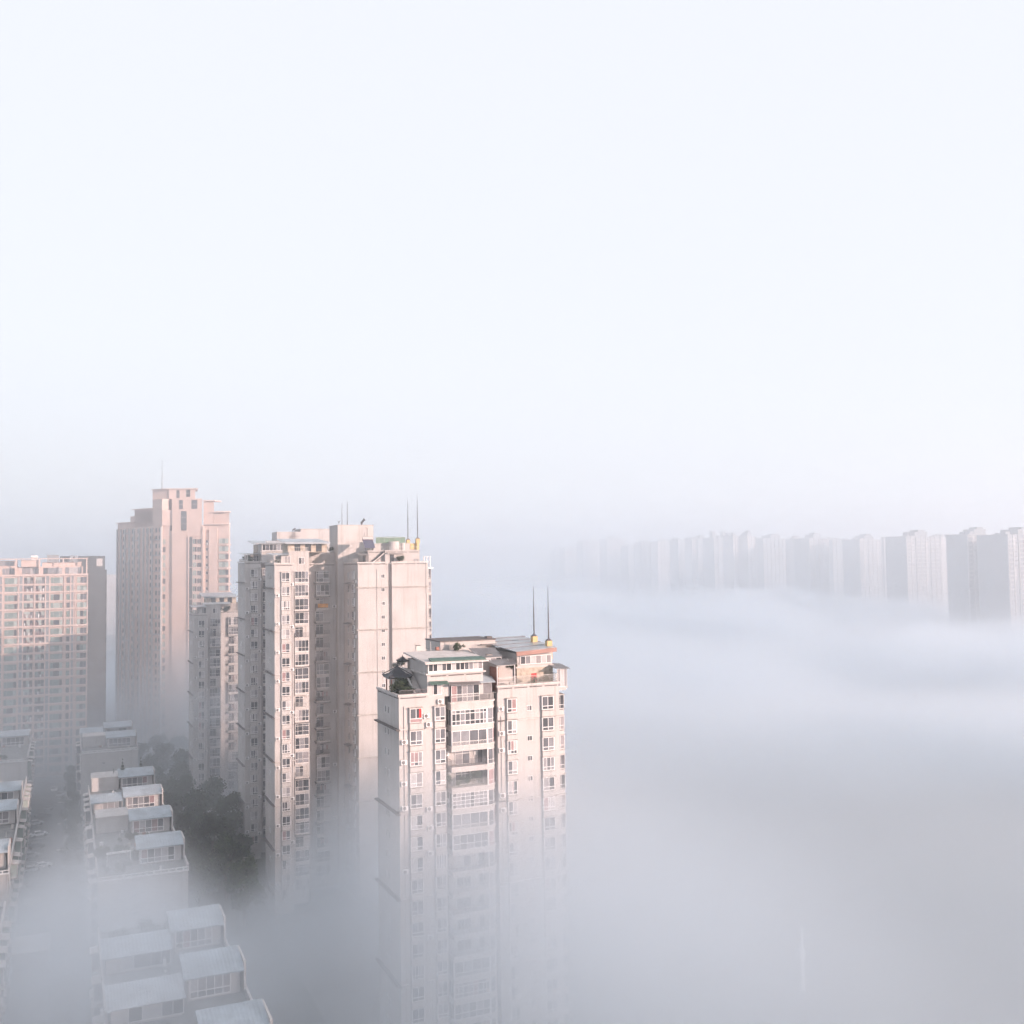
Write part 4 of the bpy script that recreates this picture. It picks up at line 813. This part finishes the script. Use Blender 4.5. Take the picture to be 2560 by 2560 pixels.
# ================================================================ parked cars
def car_parts(paint):
    L = []
    b = MB(); prof = [(-2.2, .35), (2.2, .35), (2.25, .7), (2.0, .88), (1.15, .95), (.45, 1.42), (-1.05, 1.45), (-1.75, 1.0), (-2.2, .92)]
    n = len(prof)
    def sec(y, k): return [(x, y, z if z < 1.0 else z) for x, z in prof]
    v = [(x, -.86+(.14 if z > 1.2 else 0), z) for x, z in prof]+[(x, .86-(.14 if z > 1.2 else 0), z) for x, z in prof]
    b.poly(v, [tuple(range(n)), tuple(range(2*n-1, n-1, -1))]+[(i, i+n, (i+1) % n+n, (i+1) % n) for i in range(n)]); L.append(('body', b, paint))
    g = MB(); g.poly([(1.12, -.74, .99), (1.12, .74, .99), (.5, .64, 1.41), (.5, -.64, 1.41)], [(0, 1, 2, 3)]); L.append(('windscreen', g, GLD))
    g = MB(); g.poly([(-1.7, -.72, 1.04), (-1.1, -.64, 1.43), (-1.1, .64, 1.43), (-1.7, .72, 1.04)], [(0, 1, 2, 3)]); L.append(('rear_window', g, GLD))
    for s in (-1, 1):
        g = MB(); g.poly([(1.0, s*.875, .98), (.42, s*.755, 1.36), (-1.0, s*.755, 1.38), (-1.55, s*.875, 1.0)], [(0, 1, 2, 3)]); L.append(('side_window', g, GLD))
        g = MB(); g.box(2.1, 2.26, s*.62-.16, s*.62+.16, .62, .78); L.append(('headlight', g, WHITE))
        for x in (-1.35, 1.4):
            g = MB(); g.tube((x, s*.7, .33), (x, s*.9, .33), .33, 14); L.append(('wheel', g, TYRE))
    return [(nm, m.mesh(nm, mt)) for nm, m, mt in L]
CP = {k: car_parts(m) for k, m in CARM.items()}
def car(x, y, rz, k, label):
    t = thing('parked_car', label, 'car', (x, y, .01), rz, 'cars parked in the street'); [inst(nm, me, t) for nm, me in CP[k]]
car(-6.4, 304.5, .35, 'white_car_paint', 'pale car parked aslant between the low rows, roof edges catching the light')
car(-3.2, 364, 1.5, 'white_car_paint', 'farthest pale car, seen end on at the far end of the street')
car(-1.2, 355, 1.3, 'silver_car_paint', 'silver car just nearer than the end-on pale car at the far end of the street')
car(-4.4, 336, 1.4, 'grey_car_paint', 'dark grey car with bright bumper in the middle of the misty street')
car(-4.9, 272, .3, 'white_car_paint', 'white car on the right of a tight cluster parked aslant')
car(-7.2, 269.8, .3, 'silver_car_paint', 'silver car in the middle of the tight cluster parked aslant')
car(-5.6, 256, .3, 'black_car_paint', 'black car with glinting roof line, parked alone before the tight cluster')
car(-6.9, 243, .3, 'white_car_paint', 'white car parked at the edge of the rolling fog')
car(-7.3, 231, .3, 'silver_car_paint', 'faint silver car almost swallowed by the fog')
car(-7.5, 225.5, .3, 'white_car_paint', 'faintest pale car, nearest to the camera, deep in the fog')
car(-7.9, 283, .3, 'grey_car_paint', 'dark car parked aslant between the tight cluster and the roof-lit pale car')
car(-6.9, 292, .3, 'black_car_paint', 'black car with dark windows parked aslant beyond the tight cluster')
car(-7.6, 318, .3, 'silver_car_paint', 'silver car parked aslant just beyond the roof-lit pale car')
car(-5.9, 327, .3, 'black_car_paint', 'black car parked aslant halfway along the misty street')
for i, y in enumerate((232, 258, 284, 310, 336)):
    t = thing('street_lamp', 'slim grey street lamp at the kerb of the misty street', 'street lamp', (.5, y, .1), 0, 'street lamps along the kerb'); m_ = MB(); m_.tube((0, 0, 0), (0, 0, 7), .09, 6, 0, .06); m_.tube((0, 0, 7), (-1.6, 0, 7.3), .05, 5); part('post', m_, STEEL, t); m_ = MB(); m_.box(-2.2, -1.5, -.14, .14, 7.22, 7.36); part('lamp_head', m_, WHITE, t)

# ================================================================ trees
rt_ = random.Random(3)
NOOK = ['in the dark hollow between the low row and the cream towers', 'street tree in the dark strip along the low row']
spots = [(24, 336, 1.0), (29, 350, 1.1), (34, 330, 1.2), (25, 316, 1.0), (31, 310, 1.15), (24.5, 297, 1.0), (30, 290, 1.2), (36.5, 285, 1.1), (25, 276, 1.1), (31, 268, 1.15), (37, 262, 1.2), (26, 255, 1.0), (31, 246, 1.1), (25, 236, 1.0), (32, 228, 1.05), (26, 216, 1.0), (33, 210, 1.0), (38, 345, 1.1), (22.5, 362, 1.0), (29, 372, 1.1), (36, 366, 1.1)]
for i, (x, y, s) in enumerate(spots): tree(x+rt_.uniform(-1, 1), y, s*1.05, 'dark misty tree in the shaded hollow between the low row and the cream towers', 0, 'trees in the shaded hollow')
tree(38.2, 244, .78, 'distinct round dark tree at the foot of the slim tower, edged by fog')
for i in range(13): tree(1.7+rt_.uniform(-.4, .4), 196+i*14, .62, 'dim street tree in the dark strip along the left side of the low row', 0, 'street trees along the low row')
for x, y in ((47, 128), (52, 126), (57, 127.5), (62, 126), (68, 128)): tree(x, y, .45+rt_.random()*.15, 'tree lost in the fog below and right of the nearest tower', 0, 'trees sunk in fog by the nearest tower')
T = thing('street_shed', 'faint low metal roof showing through fog at the foot of the nearest tower', 'shed', (61, 126.5, 0))
w = MB(); w.box(0, 14, 0, 6, 0, 3); part('wall', w, WALL2, T); w = MB(); w.slab([(-.5, -.6, 3.0), (14.5, -.6, 3.0), (14.5, 6.5, 3.9), (-.5, 6.5, 3.9)], .12); part('roof', w, METAL, T)
T = thing('floodlight_pole', 'tall pale pole standing alone in the fog at the lower right', 'pole', (113.5, 137.5, 0))
w = MB(); w.tube((0, 0, 0), (0, 0, 10.2), .32, 10, 0, .22); part('shaft', w, WHITE, T); w = MB(); w.box(-.55, .55, -.25, .25, 5.2, 6.6); part('banner_panel', w, WHITE, T)

# ================================================================ far row of towers across the fog
def pix(px, D): return Vector((0, 0, 0))+D*(fw+(px-1280)/F*rt)
def far_tower(label, pxl, pxr, D, zt, depth, mat, kind, box=0, rz=0.0, nwin=0):
    a, b = pix(pxl, D), pix(pxr, D); wpx = (b-a).length
    ca = math.cos(YAW+math.atan((pxl-1280)/F)+rz); wid = min(40, wpx/max(.3, ca)*.97)
    T = thing('far_tower', label, 'apartment tower', (a.x, a.y, 0), rz, 'far towers across the fog')
    w = MB(); w.box(0, wid, 0, depth, -.5, zt)
    n = max(2, int(wid/5))
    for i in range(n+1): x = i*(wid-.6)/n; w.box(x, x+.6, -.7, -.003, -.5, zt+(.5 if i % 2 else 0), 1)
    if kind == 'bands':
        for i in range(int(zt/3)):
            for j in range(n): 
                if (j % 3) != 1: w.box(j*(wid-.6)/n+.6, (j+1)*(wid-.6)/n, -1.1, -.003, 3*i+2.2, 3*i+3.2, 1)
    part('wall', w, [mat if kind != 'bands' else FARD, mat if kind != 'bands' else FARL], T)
    if box:
        r = MB(); r.box(wid*.35, wid*.72, 3, depth*.7, zt+.003, zt+4); r.box(wid*.48, wid*.68, 4, depth*.6, zt+4.003, zt+5.6); part('roof_house', r, FARD, T)
        r = MB(); r.box(-.4, wid+.4, -1.0, depth+.4, zt+.003, zt+.5) if not box else r.box(-.4, wid*.34, -1.0, depth+.4, zt+.003, zt+.5); part('roof_edge', r, mat, T)
    q = MB()
    for _ in range(random.randint(3, 6)):
        x, y = random.uniform(0, wid*.8), random.uniform(1, depth*.7); a, c = random.uniform(1.5, 5), random.uniform(.8, 3.2); q.box(x, min(wid, x+a), y, y+3, zt+.006, zt+c)
    part('roof_plant', q, FARD, T)
    if nwin:
        vs = flat_variants(3.2, 1.7, (.5,), (), 3, .2, (4, 3, 2, 1, 1, 0, 0))
        for i in range(nwin):
            for j in range(n):
                if (j % 3) == 1 or kind != 'bands':
                    a_, b_ = random.choice(vs); o = inst('window', a_, T, (j*(wid-.6)/n+1.0, -.02, zt-3-3*i)); inst('pane', b_, o)
    return T
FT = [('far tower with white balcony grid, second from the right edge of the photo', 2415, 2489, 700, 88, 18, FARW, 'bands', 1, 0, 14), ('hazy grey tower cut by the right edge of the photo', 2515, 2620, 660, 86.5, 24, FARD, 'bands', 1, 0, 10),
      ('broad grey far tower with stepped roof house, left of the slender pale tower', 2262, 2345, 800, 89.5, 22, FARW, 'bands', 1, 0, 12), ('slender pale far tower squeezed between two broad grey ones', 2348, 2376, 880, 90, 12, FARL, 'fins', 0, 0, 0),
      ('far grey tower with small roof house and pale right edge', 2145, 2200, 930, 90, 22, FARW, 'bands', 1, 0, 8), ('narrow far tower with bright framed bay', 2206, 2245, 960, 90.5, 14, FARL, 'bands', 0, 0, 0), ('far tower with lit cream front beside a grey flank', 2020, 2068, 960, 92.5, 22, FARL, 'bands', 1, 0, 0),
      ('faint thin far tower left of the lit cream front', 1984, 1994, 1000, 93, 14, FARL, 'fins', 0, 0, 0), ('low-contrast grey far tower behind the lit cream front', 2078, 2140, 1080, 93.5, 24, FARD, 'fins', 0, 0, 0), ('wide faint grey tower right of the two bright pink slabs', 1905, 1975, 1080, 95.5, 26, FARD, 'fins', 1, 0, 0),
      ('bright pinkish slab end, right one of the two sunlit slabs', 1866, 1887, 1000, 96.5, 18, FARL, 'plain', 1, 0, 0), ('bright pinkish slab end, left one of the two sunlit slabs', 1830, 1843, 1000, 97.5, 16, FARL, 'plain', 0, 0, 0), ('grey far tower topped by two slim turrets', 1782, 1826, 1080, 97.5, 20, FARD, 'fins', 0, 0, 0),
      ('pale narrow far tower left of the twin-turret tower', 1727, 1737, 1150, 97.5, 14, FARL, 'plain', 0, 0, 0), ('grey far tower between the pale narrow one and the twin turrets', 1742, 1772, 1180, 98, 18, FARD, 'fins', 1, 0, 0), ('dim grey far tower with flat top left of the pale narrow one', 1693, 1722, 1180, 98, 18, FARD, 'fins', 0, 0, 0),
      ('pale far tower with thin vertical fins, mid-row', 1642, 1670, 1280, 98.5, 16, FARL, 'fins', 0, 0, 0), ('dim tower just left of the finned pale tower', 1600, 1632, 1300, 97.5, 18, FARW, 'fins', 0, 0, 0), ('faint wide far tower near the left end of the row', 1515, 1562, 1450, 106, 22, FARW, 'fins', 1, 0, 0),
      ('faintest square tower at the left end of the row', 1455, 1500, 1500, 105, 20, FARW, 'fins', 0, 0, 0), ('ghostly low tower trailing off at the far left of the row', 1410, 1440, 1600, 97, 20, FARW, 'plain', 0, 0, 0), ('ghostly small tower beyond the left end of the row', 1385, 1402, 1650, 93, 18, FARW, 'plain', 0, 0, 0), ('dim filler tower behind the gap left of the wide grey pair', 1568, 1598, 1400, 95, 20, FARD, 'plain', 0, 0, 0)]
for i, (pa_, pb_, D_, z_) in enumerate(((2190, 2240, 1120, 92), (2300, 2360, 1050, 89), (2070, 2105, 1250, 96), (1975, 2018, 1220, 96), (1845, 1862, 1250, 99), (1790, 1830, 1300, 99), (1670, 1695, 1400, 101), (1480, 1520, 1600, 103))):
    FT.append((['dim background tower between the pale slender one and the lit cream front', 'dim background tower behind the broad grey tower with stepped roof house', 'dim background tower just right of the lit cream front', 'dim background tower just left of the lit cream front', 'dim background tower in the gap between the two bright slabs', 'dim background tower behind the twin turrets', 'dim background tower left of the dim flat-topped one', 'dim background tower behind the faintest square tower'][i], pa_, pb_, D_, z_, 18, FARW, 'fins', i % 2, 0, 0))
for a in FT:
    t = far_tower(*a)
    if 'two slim turrets' in a[0]:
        for x in (.5, 14.5): 
            q = MB(); q.box(x, x+1.6, 2, 8, 97.6, 104.5); q.box(x+2.4, x+4.0, 2, 8, 97.6, 104.5); part('turret', q, FARW, t)
T = thing('far_tower', 'ghostly grey tower glimpsed between the dark slab and the tall pink tower', 'apartment tower', (6, 650, 0), 0); w = MB(); w.box(0, 34, 0, 14, -.5, 66.5); w.box(6, 34, 2, 12, 66.503, 69)
for i in range(20): w.box(0, 30, -.6, -.003, 4+3.2*i, 5+3.2*i)
part('wall', w, FARW, T)

# ================================================================ air: even haze round everything, fog bank lying over the ground
def volume_box(name, x0, x1, y0, y1, z0, z1, col, dens, an):
    m = bpy.data.materials.new(name); m.use_nodes = True; t = m.node_tree; t.nodes.clear()
    o = t.nodes.new('ShaderNodeOutputMaterial'); v = t.nodes.new('ShaderNodeVolumePrincipled')
    v.inputs['Color'].default_value = (*col, 1); v.inputs['Density'].default_value = dens; v.inputs['Anisotropy'].default_value = an
    t.links.new(v.outputs[0], o.inputs['Volume']); mb = MB(); mb.box(x0, x1, y0, y1, z0, z1)
    return structure(part(name, mb, m, None), 'stuff'), t, v
volume_box('haze', -1600, 5100, -700, 6100, -3.5, 122, (.89, .93, .975), .0004, .5)
volume_box('mist', -900, 2600, 178, 3600, -2.5, 112, (.845, .91, .97), .0016, .5)
_, t, v = volume_box('fog_bank', -180, 1000, 20, 1600, -1.5, 56, (.862, .925, .98), 0, .5)
L = t.links.new
def node(k, **kw):
    n = t.nodes.new('ShaderNode'+k)
    for a, b in kw.items(): setattr(n, a, b)
    return n
def mth(op, a, b=None, c=None):
    n = node('Math', operation=op)
    for i, q in enumerate((a, b, c)):
        if q is None: continue
        if isinstance(q, (int, float)): n.inputs[i].default_value = q
        else: L(q, n.inputs[i])
    return n.outputs[0]
pos = node('NewGeometry').outputs['Position']; sx = node('SeparateXYZ'); L(pos, sx.inputs[0])
def ramp(x, a, b, c, d, smooth=True):
    n = node('MapRange', interpolation_type='SMOOTHSTEP' if smooth else 'LINEAR'); L(x, n.inputs[0])
    for i, q in enumerate((a, b, c, d)): n.inputs[i+1].default_value = q
    return n.outputs[0]
def blob(c, r):                                                     # 1 in the middle of an ellipsoid, 0 outside
    s = node('VectorMath', operation='SUBTRACT'); L(pos, s.inputs[0]); s.inputs[1].default_value = c
    d = node('VectorMath', operation='DIVIDE'); L(s.outputs[0], d.inputs[0]); d.inputs[1].default_value = r
    n = node('VectorMath', operation='LENGTH'); L(d.outputs[0], n.inputs[0]); return ramp(n.outputs['Value'], 1, .15, 0, 1)
def noise(scale, det):
    n = node('TexNoise'); n.inputs['Scale'].default_value = scale; n.inputs['Detail'].default_value = det; n.inputs['Roughness'].default_value = .5
    L(pos, n.inputs['Vector']); return n.outputs[0]
BIG = 1e4
top = mth('ADD', ramp(sx.outputs[0], 18, 40, 12, 37), mth('MULTIPLY_ADD', noise(.010, 2), 30, -15))
for c, r, amt in (((30, 290, 0), (32, 105, BIG), -26), ((58, 250, 0), (54, 82, BIG), -36), ((-3, 300, 0), (18, 100, BIG), -22), ((0, 172, 0), (24, 44, BIG), 9), ((4, 130, 0), (27, 48, BIG), 22), ((28, 172, 0), (22, 30, BIG), 1), ((45, 430, 0), (55, 75, BIG), 22), ((40, 190, 0), (30, 40, BIG), -20), ((700, 800, 0), (420, 700, BIG), -10)):
    top = mth('ADD', top, mth('MULTIPLY', blob(c, r), amt))
top = mth('ADD', top, mth('MULTIPLY', mth('MULTIPLY_ADD', noise(.0058, 3), 96, -48), ramp(sx.outputs[0], 85, 300, 0, 1)))
h = mth('SUBTRACT', sx.outputs[2], top)
dens = mth('MULTIPLY', ramp(h, -7, 8, 1, 0), ramp(h, -26, -12, .0065, .030))     # a deck of fog, thinner air under it
dens = mth('MULTIPLY', dens, mth('MULTIPLY_ADD', blob((135, 130, 0), (75, 80, BIG)), -.6, 1.0))
wisp = mth('MULTIPLY', blob((44, 290, 33), (26, 18, 9)), .022)
dens = mth('ADD', dens, wisp)
dens = mth('ADD', dens, mth('MULTIPLY', ramp(sx.outputs[2], 4, 55, .0056, 0), ramp(sx.outputs[1], 190, 290, 0, 1)))     # ground mist thickening away from the camera
for c, r, amt in (((9, 118, 26), (26, 46, 15), .014), ((-4, 168, 6), (15, 42, 16), .030), ((58, 104, 20), (42, 46, 27), .0135)): dens = mth('ADD', dens, mth('MULTIPLY', blob(c, r), amt))
L(dens, v.inputs['Density'])
